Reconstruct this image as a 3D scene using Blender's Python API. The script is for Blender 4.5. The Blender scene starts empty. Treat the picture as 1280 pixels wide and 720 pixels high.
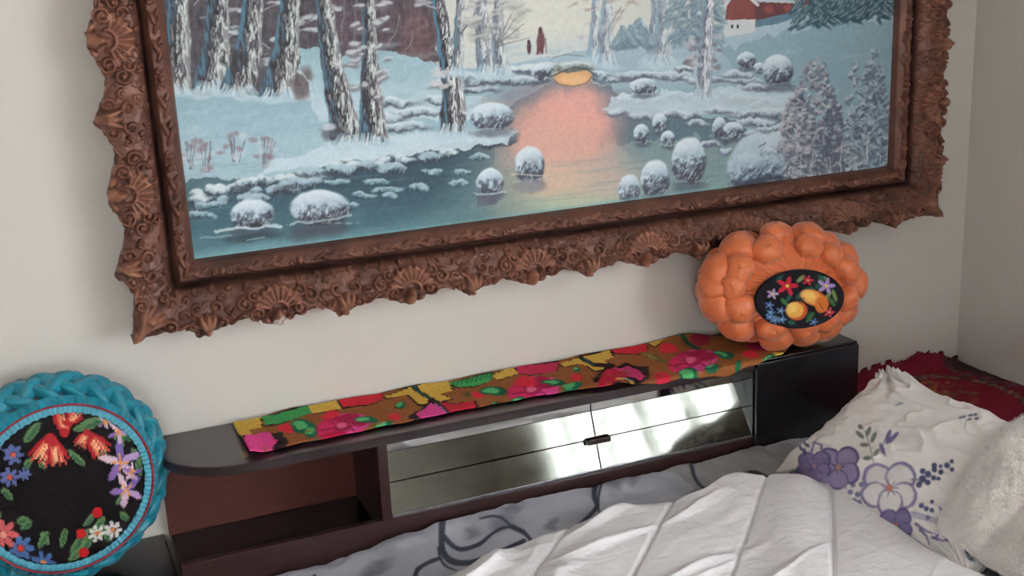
import bpy, bmesh, math
import numpy as np
from mathutils import Vector, Matrix
rng = np.random.default_rng(7)

# ------------------------------------------------------------------ camera
F = 1500.0
YAW, PITCH, ROLL = [math.radians(a) for a in (22.19, 15.68, 2.67)]
CAM = np.array([0.0, -2.7, 1.75])
fwd = np.array([math.sin(YAW)*math.cos(PITCH), math.cos(YAW)*math.cos(PITCH), -math.sin(PITCH)])
r0 = np.array([math.cos(YAW), -math.sin(YAW), 0]); d0 = np.cross(fwd, r0)
RIGHT = math.cos(ROLL)*r0 + math.sin(ROLL)*d0
DOWN = -math.sin(ROLL)*r0 + math.cos(ROLL)*d0
scn = bpy.context.scene
cam = bpy.data.cameras.new('camera'); cam.sensor_width = 36; cam.lens = F/1280*36; cam.clip_start = .02
camo = bpy.data.objects.new('camera', cam); scn.collection.objects.link(camo)
m = Matrix.Identity(4)
for i in range(3):
    m[i][0] = RIGHT[i]; m[i][1] = -DOWN[i]; m[i][2] = -fwd[i]; m[i][3] = CAM[i]
camo.matrix_world = m
scn.camera = camo

# ------------------------------------------------------------------ light and exposure
scn.view_settings.view_transform = 'Standard'; scn.view_settings.look = 'None'
scn.view_settings.gamma = 1; scn.view_settings.exposure = 0.80
scn.view_settings.use_curve_mapping = False
w = bpy.data.worlds.new('daylight'); scn.world = w; w.use_nodes = True
bg = w.node_tree.nodes['Background']
bg.inputs[0].default_value = (.93, .97, 1.0, 1); bg.inputs[1].default_value = 7.0
WIN_Y0, WIN_Y1, WIN_Z0, WIN_Z1 = -4.05, -1.75, .62, 2.15     # window opening in the right wall
XR, XL, YB, ZC = 2.56, -1.6, -4.8, 2.7                        # right wall, left wall, far wall, ceiling
def portal(loc, rot, sx, sy):
    l = bpy.data.lights.new('window_portal', 'AREA'); l.shape = 'RECTANGLE'; l.size = sx; l.size_y = sy
    l.cycles.is_portal = True
    o = bpy.data.objects.new('window_portal', l); o.location = loc; o.rotation_euler = rot
    scn.collection.objects.link(o)
portal((XR+.02, (WIN_Y0+WIN_Y1)/2, (WIN_Z0+WIN_Z1)/2), (0, math.radians(90), 0), WIN_Z1-WIN_Z0, WIN_Y1-WIN_Y0)
W2X0, W2X1, W2Z0, W2Z1 = -1.3, -.1, .9, 2.1                    # added window for fill light, unseen, in the far wall behind the viewer
portal(((W2X0+W2X1)/2, YB-.02, (W2Z0+W2Z1)/2), (math.radians(90), 0, 0), W2X1-W2X0, W2Z1-W2Z0)

# ------------------------------------------------------------------ measuring helpers
def ray(x, y): return ((x-640)*RIGHT + (y-360)*DOWN + F*fwd)/F
def on_plane(x, y, O, n):
    d = ray(x, y); return CAM + d*(np.dot(O-CAM, n)/np.dot(d, n))
def on_z(x, y, z): return on_plane(x, y, np.array([0, 0, z]), np.array([0, 0, 1.]))
def on_y(x, y, Y): return on_plane(x, y, np.array([0, Y, 0]), np.array([0, 1., 0]))
def lin(c):
    c = np.clip(np.asarray(c, float), 0, 1)
    return np.where(c <= .04045, c/12.92, ((c+.055)/1.055)**2.4)
def rgb(r, g, b, k=1): return tuple(np.clip(lin(np.array([r, g, b])/255.)*k, 0, 1))+(1,)

# ------------------------------------------------------------------ noise
def fbm(shape, scale, octaves=4, seed=0, gain=.5):
    """value noise in -1..1, scale = size in cells of the coarsest lattice"""
    g = np.random.default_rng(seed); out = np.zeros(shape); a = 1; tot = 0
    for o in range(octaves):
        s = max(scale/2**o, 1.0)
        h, w_ = int(shape[0]/s)+3, int(shape[1]/s)+3
        L = g.uniform(-1, 1, (h, w_))
        y = np.arange(shape[0])/s; x = np.arange(shape[1])/s
        yi = y.astype(int); xi = x.astype(int)
        fy = (y-yi); fx = (x-xi); fy = fy*fy*(3-2*fy); fx = fx*fx*(3-2*fx)
        A = L[np.ix_(yi, xi)]; B = L[np.ix_(yi, xi+1)]; Cc = L[np.ix_(yi+1, xi)]; D = L[np.ix_(yi+1, xi+1)]
        out += a*((A*(1-fx)+B*fx)*(1-fy[:, None]) + (Cc*(1-fx)+D*fx)*fy[:, None])
        tot += a; a *= gain
        if s <= 1: break
    return out/tot*1.6
def bilin(A, y, x):
    h, w_ = A.shape[:2]
    y = np.clip(y, 0, h-1.001); x = np.clip(x, 0, w_-1.001)
    yi = y.astype(int); xi = x.astype(int); fy = y-yi; fx = x-xi
    if A.ndim == 3: fy = fy[..., None]; fx = fx[..., None]
    return (A[yi, xi]*(1-fx)+A[yi, xi+1]*fx)*(1-fy) + (A[yi+1, xi]*(1-fx)+A[yi+1, xi+1]*fx)*fy
def sstep(a, b, x):
    t = np.clip((x-a)/(b-a), 0, 1); return t*t*(3-2*t)

# ------------------------------------------------------------------ materials
def mat(name, col, rough=.6, metal=0, sheen=0, coat=0, bump=None, vary=None, attr=None, spec=None, rough_vary=0):
    mt = bpy.data.materials.new(name); mt.use_nodes = True
    nt = mt.node_tree; b = nt.nodes['Principled BSDF']; L = nt.links.new
    b.inputs['Roughness'].default_value = rough; b.inputs['Metallic'].default_value = metal
    b.inputs['Sheen Weight'].default_value = sheen; b.inputs['Coat Weight'].default_value = coat
    b.inputs['Coat Roughness'].default_value = .12
    if spec is not None: b.inputs['Specular IOR Level'].default_value = spec
    b.inputs['Base Color'].default_value = col
    tc = nt.nodes.new('ShaderNodeTexCoord')
    if attr:
        a = nt.nodes.new('ShaderNodeAttribute'); a.attribute_name = attr; L(a.outputs['Color'], b.inputs['Base Color'])
    if vary:      # (scale, amount, stretch)
        sc, amt, st = vary
        mp = nt.nodes.new('ShaderNodeMapping'); mp.inputs['Scale'].default_value = st
        n = nt.nodes.new('ShaderNodeTexNoise'); n.inputs['Scale'].default_value = sc; n.inputs['Detail'].default_value = 6
        L(tc.outputs['Object'], mp.inputs[0]); L(mp.outputs[0], n.inputs['Vector'])
        mr = nt.nodes.new('ShaderNodeMapRange'); mr.inputs[1].default_value = .3; mr.inputs[2].default_value = .7
        mr.inputs[3].default_value = 1-amt; mr.inputs[4].default_value = 1+amt; L(n.outputs[0], mr.inputs[0])
        mx = nt.nodes.new('ShaderNodeVectorMath'); mx.operation = 'SCALE'
        if attr: L(a.outputs['Color'], mx.inputs[0])
        else: mx.inputs[0].default_value = col[:3]
        L(mr.outputs[0], mx.inputs['Scale']); L(mx.outputs[0], b.inputs['Base Color'])
        if rough_vary:
            m2 = nt.nodes.new('ShaderNodeMapRange'); m2.inputs[1].default_value = .3; m2.inputs[2].default_value = .75
            m2.inputs[3].default_value = rough; m2.inputs[4].default_value = rough+rough_vary
            L(n.outputs[0], m2.inputs[0]); L(m2.outputs[0], b.inputs['Roughness'])
    if bump:      # (scale, strength, distance, stretch)
        sc, st_, di, stc = bump
        mp = nt.nodes.new('ShaderNodeMapping'); mp.inputs['Scale'].default_value = stc
        n = nt.nodes.new('ShaderNodeTexNoise'); n.inputs['Scale'].default_value = sc; n.inputs['Detail'].default_value = 4
        L(tc.outputs['Object'], mp.inputs[0]); L(mp.outputs[0], n.inputs['Vector'])
        bp = nt.nodes.new('ShaderNodeBump'); bp.inputs['Strength'].default_value = st_; bp.inputs['Distance'].default_value = di
        L(n.outputs[0], bp.inputs['Height']); L(bp.outputs[0], b.inputs['Normal'])
    return mt
E1 = (1, 1, 1)
M_wall = mat('wall_paint', rgb(212, 206, 198), .9, bump=(90, .15, .002, E1), vary=(2, .02, E1))
M_ceil = mat('ceiling_paint', rgb(225, 222, 215), .9, bump=(60, .1, .002, E1))
M_floor = mat('floor_wood', rgb(120, 85, 60), .45, vary=(8, .2, (1, 12, 1)))
M_white = mat('white_paint', rgb(225, 225, 222), .4, bump=(40, .05, .001, E1))
M_wood = mat('mahogany_laminate', rgb(54, 31, 32), .32, coat=.25, vary=(14, .22, (1, 14, 14)), bump=(40, .05, .0006, (1, 20, 20)))
M_back = mat('reddish_back_panel', rgb(88, 46, 40), .42, vary=(14, .16, (1, 16, 16)))
M_top = mat('dark_top_laminate', rgb(46, 34, 37), .3, coat=.35, vary=(18, .1, (1, 14, 14)))
M_black = mat('black_gloss_lacquer', rgb(20, 18, 24), .22, coat=.4, vary=(10, .1, E1))
M_mirror = mat('smoked_mirror_glass', rgb(112, 114, 108), .05, metal=1, vary=(7, .1, (1, 1, 3)), rough_vary=.05)
M_chrome = mat('aluminium_edge', rgb(190, 190, 190), .25, metal=1, vary=(60, .1, E1))
M_handle = mat('dark_bronze_handle', rgb(60, 48, 46), .4, metal=.4, vary=(60, .1, E1))
M_glass = mat('window_glass', (1, 1, 1, 1), 0)
b = M_glass.node_tree.nodes['Principled BSDF']; b.inputs['Transmission Weight'].default_value = 1; b.inputs['IOR'].default_value = 1.02
M_frame = mat('carved_gilt_wood', rgb(120, 70, 50), .42, metal=.25, attr='Col', vary=(45, .16, E1), bump=(160, .25, .001, E1))
M_paint = mat('oil_paint', (1, 1, 1, 1), .55, attr='Col', bump=(260, .25, .001, (1, 1, 1)), spec=.35)
M_orange = mat('orange_satin', rgb(216, 112, 62), .36, sheen=.3, vary=(25, .05, E1), bump=(90, .12, .002, E1))
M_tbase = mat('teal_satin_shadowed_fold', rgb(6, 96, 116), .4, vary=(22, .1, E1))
M_teal = mat('teal_satin', rgb(12, 132, 154), .24, sheen=.15, vary=(22, .16, E1), bump=(60, .2, .003, E1))
M_pteal = mat('pale_teal_ribbon', rgb(78, 160, 182), .5, vary=(40, .1, E1))
M_crim = mat('crimson_cord', rgb(140, 32, 52), .7, vary=(120, .2, E1))
M_stitch = mat('needlepoint_wool', (1, 1, 1, 1), .9, attr='Col', bump=(420, .5, .002, E1), spec=.15)
M_woven = mat('woven_wool', (1, 1, 1, 1), .9, attr='Col', bump=(200, .3, .001, (1, .2, 1)), spec=.15)
M_sheet = mat('printed_cotton', (1, 1, 1, 1), .85, attr='Col', bump=(12, .2, .01, E1), spec=.2, vary=(5, .05, E1))
M_quilt = mat('white_quilt_cotton', rgb(228, 224, 226), .85, bump=(26, .55, .010, (1, 1.6, 1)), vary=(4, .03, E1), spec=.2)
M_pillow = mat('floral_pillowcase', (1, 1, 1, 1), .85, attr='Col', bump=(16, .25, .008, E1), spec=.2)
M_fluff = mat('white_plush', rgb(226, 218, 212), .95, sheen=.6, bump=(120, .7, .006, E1), spec=.1)
M_rug = mat('red_wool_rug', (1, 1, 1, 1), .95, attr='Col', bump=(220, .7, .004, E1), spec=.1)
M_matt = mat('mattress_ticking', rgb(150, 148, 155), .9, vary=(30, .05, E1))

# ------------------------------------------------------------------ object helpers
def link(name, me, mt=None, parent=None, smooth=True):
    if mt: me.materials.append(mt)
    o = bpy.data.objects.new(name, me); scn.collection.objects.link(o)
    if parent: o.parent = parent
    if smooth: me.polygons.foreach_set('use_smooth', [True]*len(me.polygons))
    return o
def thing(name, label, cat, loc=(0, 0, 0), group=None):
    o = bpy.data.objects.new(name, None); scn.collection.objects.link(o); o.location = loc
    o.empty_display_size = .1
    return tag(o, label, cat, group)
def tag(o, label, cat, group=None):
    o['label'] = label; o['category'] = cat
    if group: o['group'] = group
    return o
def struct(o): o['kind'] = 'structure'; return o
def grid_me(name, P, col=None, close_u=False, flip=False):
    """P (nv, nu, 3) world/local points -> mesh; col (nv, nu, 3) linear"""
    nv, nu = P.shape[:2]
    idx = np.arange(nv*nu).reshape(nv, nu)
    if close_u: idx = np.concatenate([idx, idx[:, :1]], 1)
    q = np.stack([idx[:-1, :-1], idx[:-1, 1:], idx[1:, 1:], idx[1:, :-1]], -1).reshape(-1, 4)
    if flip: q = q[:, ::-1]
    me = bpy.data.meshes.new(name)
    me.vertices.add(nv*nu); me.vertices.foreach_set('co', P.reshape(-1).astype(np.float32))
    me.loops.add(q.size); me.loops.foreach_set('vertex_index', q.reshape(-1).astype(np.int32))
    me.polygons.add(len(q)); me.polygons.foreach_set('loop_start', (np.arange(len(q))*4).astype(np.int32))
    me.polygons.foreach_set('loop_total', np.full(len(q), 4, np.int32))
    me.update(calc_edges=True); me.validate()
    if col is not None: set_col(me, col)
    return me
def set_col(me, col):
    c = np.ones((len(me.vertices), 4), np.float32); c[:, :3] = col.reshape(-1, 3)[:len(c)]
    a = me.color_attributes.new('Col', 'FLOAT_COLOR', 'POINT'); a.data.foreach_set('color', c.reshape(-1))
def box_me(name, lo, hi, bevel=.0, seg=2):
    bm = bmesh.new(); bmesh.ops.create_cube(bm, size=1)
    lo = np.array(lo, float); hi = np.array(hi, float)
    for v in bm.verts: v.co = Vector((lo+hi)/2+np.array(v.co)*(hi-lo))
    if bevel: bmesh.ops.bevel(bm, geom=bm.edges[:], offset=bevel, segments=seg, affect='EDGES', profile=.6)
    me = bpy.data.meshes.new(name); bm.to_mesh(me); bm.free(); return me
def box(name, lo, hi, mt, parent=None, bevel=.002):
    return link(name, box_me(name, lo, hi, bevel), mt, parent, smooth=False)
def prism(name, pts, z0, z1, mt, parent=None, bevel=.0015):
    bm = bmesh.new(); vs = [bm.verts.new((x, y, z0)) for x, y in pts]
    f = bm.faces.new(vs); r = bmesh.ops.extrude_face_region(bm, geom=[f])
    for v in r['geom']:
        if isinstance(v, bmesh.types.BMVert): v.co.z = z1
    bmesh.ops.recalc_face_normals(bm, faces=bm.faces[:])
    if bevel: bmesh.ops.bevel(bm, geom=[e for e in bm.edges if e.calc_face_angle(0) > .6], offset=bevel, segments=2, affect='EDGES')
    me = bpy.data.meshes.new(name); bm.to_mesh(me); bm.free(); return link(name, me, mt, parent, smooth=False)
def tube_me(name, P, r, n=10, closed=False):
    """tube through points P (k,3), radius r scalar or (k,)"""
    P = np.asarray(P, float); k = len(P); r = np.broadcast_to(r, (k,))
    if closed: T = np.roll(P, -1, 0)-np.roll(P, 1, 0)
    else: T = np.gradient(P, axis=0)
    T /= np.linalg.norm(T, axis=1)[:, None]+1e-9
    up = np.array([0, 0, 1.]) if abs(T[:, 2]).mean() < .8 else np.array([0, 1., 0])
    A = np.cross(T, up); A /= np.linalg.norm(A, axis=1)[:, None]+1e-9
    B = np.cross(T, A)
    th = np.linspace(0, 2*np.pi, n, endpoint=False)
    Q = P[:, None]+r[:, None, None]*(A[:, None]*np.cos(th)[None, :, None]+B[:, None]*np.sin(th)[None, :, None])
    if closed: Q = np.concatenate([Q, Q[:1]], 0)
    return grid_me(name, Q, close_u=True)

# ------------------------------------------------------------------ painter: a flat sheet that takes brush marks
class Sheet:
    """flat raster on a plane (origin O, unit axes U, V); marks are given at positions measured on the photograph
    and carried onto the plane, so the drawing lies true on the real surface"""
    def __init__(s, O, U, V, w_, h_, res, seed=1):
        s.O, s.U, s.V = [np.asarray(a, float) for a in (O, U, V)]
        s.n = np.cross(s.U, s.V); s.res = res
        s.nu = int(w_/res)+1; s.nv = int(h_/res)+1
        u = np.arange(s.nu)*res; v = np.arange(s.nv)*res
        P = s.O+u[None, :, None]*s.U+v[:, None, None]*s.V
        q = P-CAM; x = q@RIGHT; y = q@DOWN; z = q@fwd
        s.X = 640+F*x/z; s.Y = 360+F*y/z
        s.C = np.zeros((s.nv, s.nu, 3)); s.NX = fbm((s.nv, s.nu), .03/res, 5, seed); s.NY = fbm((s.nv, s.nu), .03/res, 5, seed+1)
        s.N = fbm((s.nv, s.nu), .012/res, 3, seed+2)
        s.NF = fbm((s.nv, s.nu), .010/res, 3, seed+3, .7)
        ns = fbm((s.nv//4+2, s.nu), 3.2, 2, seed+4, .7); s.NS = bilin(ns, *np.meshgrid(np.arange(s.nv)/4., np.arange(s.nu)*1., indexing='ij'))
    def uv(s, x, y):
        P = on_plane(x, y, s.O, s.n)-s.O; return P@s.U/s.res, P@s.V/s.res
    def win(s, pts, pad):
        us = []; vs = []
        for x, y in pts:
            for dx in (-pad, pad):
                for dy in (-pad, pad):
                    a, b_ = s.uv(x+dx, y+dy); us.append(a); vs.append(b_)
        u0 = max(int(min(us)), 0); u1 = min(int(max(us))+2, s.nu); v0 = max(int(min(vs)), 0); v1 = min(int(max(vs))+2, s.nv)
        if u1 <= u0 or v1 <= v0: return None
        return slice(v0, v1), slice(u0, u1)
    def put(s, W, a, col):
        c = np.array(col, float)/255.; a = np.clip(a, 0, 1)[..., None]; s.C[W] = s.C[W]*(1-a)+c*a
    def blob(s, x, y, rx, ry, col, a=1, ang=0, soft=.25, nz=0):
        W = s.win([(x-rx, y-ry), (x+rx, y+ry)], 2+max(rx, ry)*.5+nz)
        if W is None: return
        X = s.X[W]-x; Y = s.Y[W]-y
        if nz: X = X+s.NX[W]*nz; Y = Y+s.NY[W]*nz
        if ang: c_, s_ = math.cos(ang), math.sin(ang); X, Y = X*c_+Y*s_, -X*s_+Y*c_
        d = np.hypot(X/rx, Y/ry); s.put(W, (1-sstep(1-soft, 1+soft, d))*a, col)
    def line(s, pts, w0, col, a=1, w1=None, nz=0, soft=.6, brk=0):
        w1 = w0 if w1 is None else w1
        W = s.win(pts, max(w0, w1)+2+nz)
        if W is None: return
        X = s.X[W]; Y = s.Y[W]
        if nz: X = X+s.NX[W]*nz; Y = Y+s.NY[W]*nz
        al = np.zeros(X.shape); L = 0; tot = sum(math.dist(pts[i], pts[i+1]) for i in range(len(pts)-1))
        for (x0, y0), (x1, y1) in zip(pts[:-1], pts[1:]):
            l = math.dist((x0, y0), (x1, y1))+1e-6; dx, dy = (x1-x0)/l, (y1-y0)/l
            t = np.clip((X-x0)*dx+(Y-y0)*dy, 0, l); d = np.hypot(X-x0-t*dx, Y-y0-t*dy)
            wd = (w0+(w1-w0)*(L+t)/tot)/2
            al = np.maximum(al, 1-sstep(wd-soft, wd+soft, d)); L += l
        if brk: al = al*sstep(-.2, .2, s.N[W]+brk)
        s.put(W, al*a, col)
    def poly(s, pts, col, a=1, nz=0, grad=None):
        W = s.win(pts, 3+nz)
        if W is None: return
        X = s.X[W]; Y = s.Y[W]
        if nz: X = X+s.NX[W]*nz; Y = Y+s.NY[W]*nz
        ins = np.zeros(X.shape, bool); n = len(pts)
        for i in range(n):
            x0, y0 = pts[i]; x1, y1 = pts[(i+1) % n]
            if y0 == y1: continue
            c_ = ((y0 > Y) != (y1 > Y)) & (X < (x1-x0)*(Y-y0)/(y1-y0)+x0); ins ^= c_
        al = ins.astype(float)
        if grad is None: s.put(W, al*a, col)
        else:     # vertical blend of two colours between two heights
            c2, ya, yb = grad; t = np.clip((Y-ya)/(yb-ya), 0, 1)[..., None]
            c_ = (np.array(col)*(1-t)+np.array(c2)*t)/255.; al = (al*a)[..., None]; s.C[W] = s.C[W]*(1-al)+c_*al
    def shade(s, x, y, rx, ry, stops, dirx=.3, diry=1., nz=.5, edge=.12, a=1, flat=None, wob=1.5, vs=False):
        """a mound of paint: colour runs through stops along (dirx, diry), broken by brush noise"""
        W = s.win([(x-rx, y-ry), (x+rx, y+ry)], 2+max(rx, ry)*.4+wob)
        if W is None: return
        X = (s.X[W]-x+s.NX[W]*wob)/rx; Y = (s.Y[W]-y+s.NY[W]*wob)/ry
        d = np.hypot(X, Y); al = 1-sstep(1-edge, 1+edge, d); nz = nz*(.15+.85*sstep(-.5, .1, Y))
        if flat is not None: al = al*(1-sstep(flat-.06, flat+.1, Y+.12*s.N[W]))
        t = np.clip(.5+.5*(X*dirx+Y*diry)/(abs(dirx)+abs(diry))+(s.NS[W] if vs else s.NF[W])*nz*.5, 0, .999)*(len(stops)-1)
        st = np.array(stops, float)/255.; k = t.astype(int); f = (t-k)[..., None]; c = st[k]*(1-f)+st[np.minimum(k+1, len(st)-1)]*f
        al = (np.clip(al, 0, 1)*a)[..., None]; s.C[W] = s.C[W]*(1-al)+c*al
    def bark(s, pts, w0, w1, stops, nz=.6, wob=1.5, a=1):
        """a trunk: colour runs across the width, broken by lengthwise streaks"""
        W = s.win(pts, max(w0, w1)+3)
        if W is None: return
        X = s.X[W]+s.NX[W]*wob; Y = s.Y[W]
        best = np.full(X.shape, 9.); cross = np.zeros(X.shape); L = 0; tot = sum(math.dist(pts[i], pts[i+1]) for i in range(len(pts)-1))
        for (x0, y0), (x1, y1) in zip(pts[:-1], pts[1:]):
            l = math.dist((x0, y0), (x1, y1))+1e-6; dx, dy = (x1-x0)/l, (y1-y0)/l
            t = np.clip((X-x0)*dx+(Y-y0)*dy, 0, l); q = (L+t)/tot; wd = (w0+(w1-w0)*q**2.2)/2
            d = np.hypot(X-x0-t*dx, Y-y0-t*dy)/wd; cr = ((X-x0)*dy-(Y-y0)*dx)/wd
            m_ = d < best; best = np.where(m_, d, best); cross = np.where(m_, cr, cross); L += l
        al = 1-sstep(.88, 1.08, best); yl = pts[-1][1]; al = al*(1-sstep(yl-1, yl+2, Y+s.N[W]*3))
        t = np.clip(.5+.5*cross+s.NS[W]*nz*.5, 0, .999)*(len(stops)-1)
        st = np.array(stops, float)/255.; k = t.astype(int); f = (t-k)[..., None]; c = st[k]*(1-f)+st[np.minimum(k+1, len(st)-1)]*f
        al = (np.clip(al, 0, 1)*a)[..., None]; s.C[W] = s.C[W]*(1-al)+c*al
    def quant(s, k):
        """stitch cells of k raster cells"""
        h, w_ = s.C.shape[:2]; yi = np.minimum((np.arange(h)//k)*k+k//2, h-1); xi = np.minimum((np.arange(w_)//k)*k+k//2, w_-1)
        s.C = s.C[np.ix_(yi, xi)]
        g = np.random.default_rng(3).uniform(.95, 1.06, (h//k+1, w_//k+1)); s.C *= np.repeat(np.repeat(g, k, 0), k, 1)[:h, :w_, None]
    def lincol(s, k=1.): return np.clip(lin(s.C)*k, 0, 1)

# ================================================================== SETTING
T = .12
def wall_with_hole(name, axis, pos, a0, a1, z0, z1, h, mt):
    """slab wall normal to axis ('x' or 'y') from a0..a1, with opening h=(b0,b1,c0,c1)"""
    bm = bmesh.new()
    def slab(p0, p1, q0, q1):
        lo = [pos, p0, q0] if axis == 'x' else [p0, pos, q0]; hi = [pos+T, p1, q1] if axis == 'x' else [p1, pos+T, q1]
        r = bmesh.ops.create_cube(bm, size=1)['verts']
        for v in r: v.co = Vector([(l+u)/2+c*(u-l) for l, u, c in zip(lo, hi, v.co)])
    b0, b1, c0, c1 = h
    slab(a0, b0, z0, z1); slab(b1, a1, z0, z1); slab(b0, b1, z0, c0); slab(b0, b1, c1, z1)
    me = bpy.data.meshes.new(name); bm.to_mesh(me); bm.free(); return struct(link(name, me, mt, smooth=False))
struct(box('wall_back', (XL-T, 0, 0), (XR+T, T, ZC), M_wall, bevel=0))
struct(box('wall_left', (XL-T, YB, 0), (XL, 0, ZC), M_wall, bevel=0))
wall_with_hole('wall_right', 'x', XR, YB, 0, 0, ZC, (WIN_Y0, WIN_Y1, WIN_Z0, WIN_Z1), M_wall)
wall_with_hole('wall_front', 'y', YB-T, XL-T, XR+T, 0, ZC, (W2X0, W2X1, W2Z0, W2Z1), M_wall)
struct(box('floor', (XL-T, YB-T, -.1), (XR+T, T, 0), M_floor, bevel=0))
struct(box('ceiling', (XL-T, YB-T, ZC), (XR+T, T, ZC+.1), M_ceil, bevel=0))
def window(name, axis, pos, b0, b1, c0, c1, nmull, th=.05):
    def bb(nm, p0, p1, q0, q1, d0, d1, mt, par):
        lo = [pos+d0, p0, q0] if axis == 'x' else [p0, pos+d0, q0]; hi = [pos+d1, p1, q1] if axis == 'x' else [p1, pos+d1, q1]
        return box(nm, lo, hi, mt, par, bevel=0)
    fr = struct(bb(name, b0, b1, c0, c0+th, .03, .09, M_white, None))
    bb('window_rail', b0, b1, c1-th, c1, .03, .09, M_white, fr)
    bb('window_stile', b0, b0+th, c0+th, c1-th, .03, .09, M_white, fr); bb('window_stile', b1-th, b1, c0+th, c1-th, .03, .09, M_white, fr)
    for i in range(1, nmull):
        p = b0+(b1-b0)*i/nmull; bb('mullion', p-.022, p+.022, c0+th, c1-th, .03, .09, M_white, fr)
    bb('window_sill', b0-.04, b1+.04, c0-.03, c0, -.06, .11, M_white, fr)
    for i in range(nmull):
        p0 = b0+(b1-b0)*i/nmull; p1 = b0+(b1-b0)*(i+1)/nmull
        bb('window_pane', p0+.025, p1-.025, c0+th, c1-th, .057, .061, M_glass, fr)
window('window_1', 'x', XR, WIN_Y0, WIN_Y1, WIN_Z0, WIN_Z1, 5)
window('added_fill_window', 'y', YB-T, W2X0, W2X1, W2Z0, W2Z1, 2)  # unseen opening added to brighten the room from behind the camera

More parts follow.
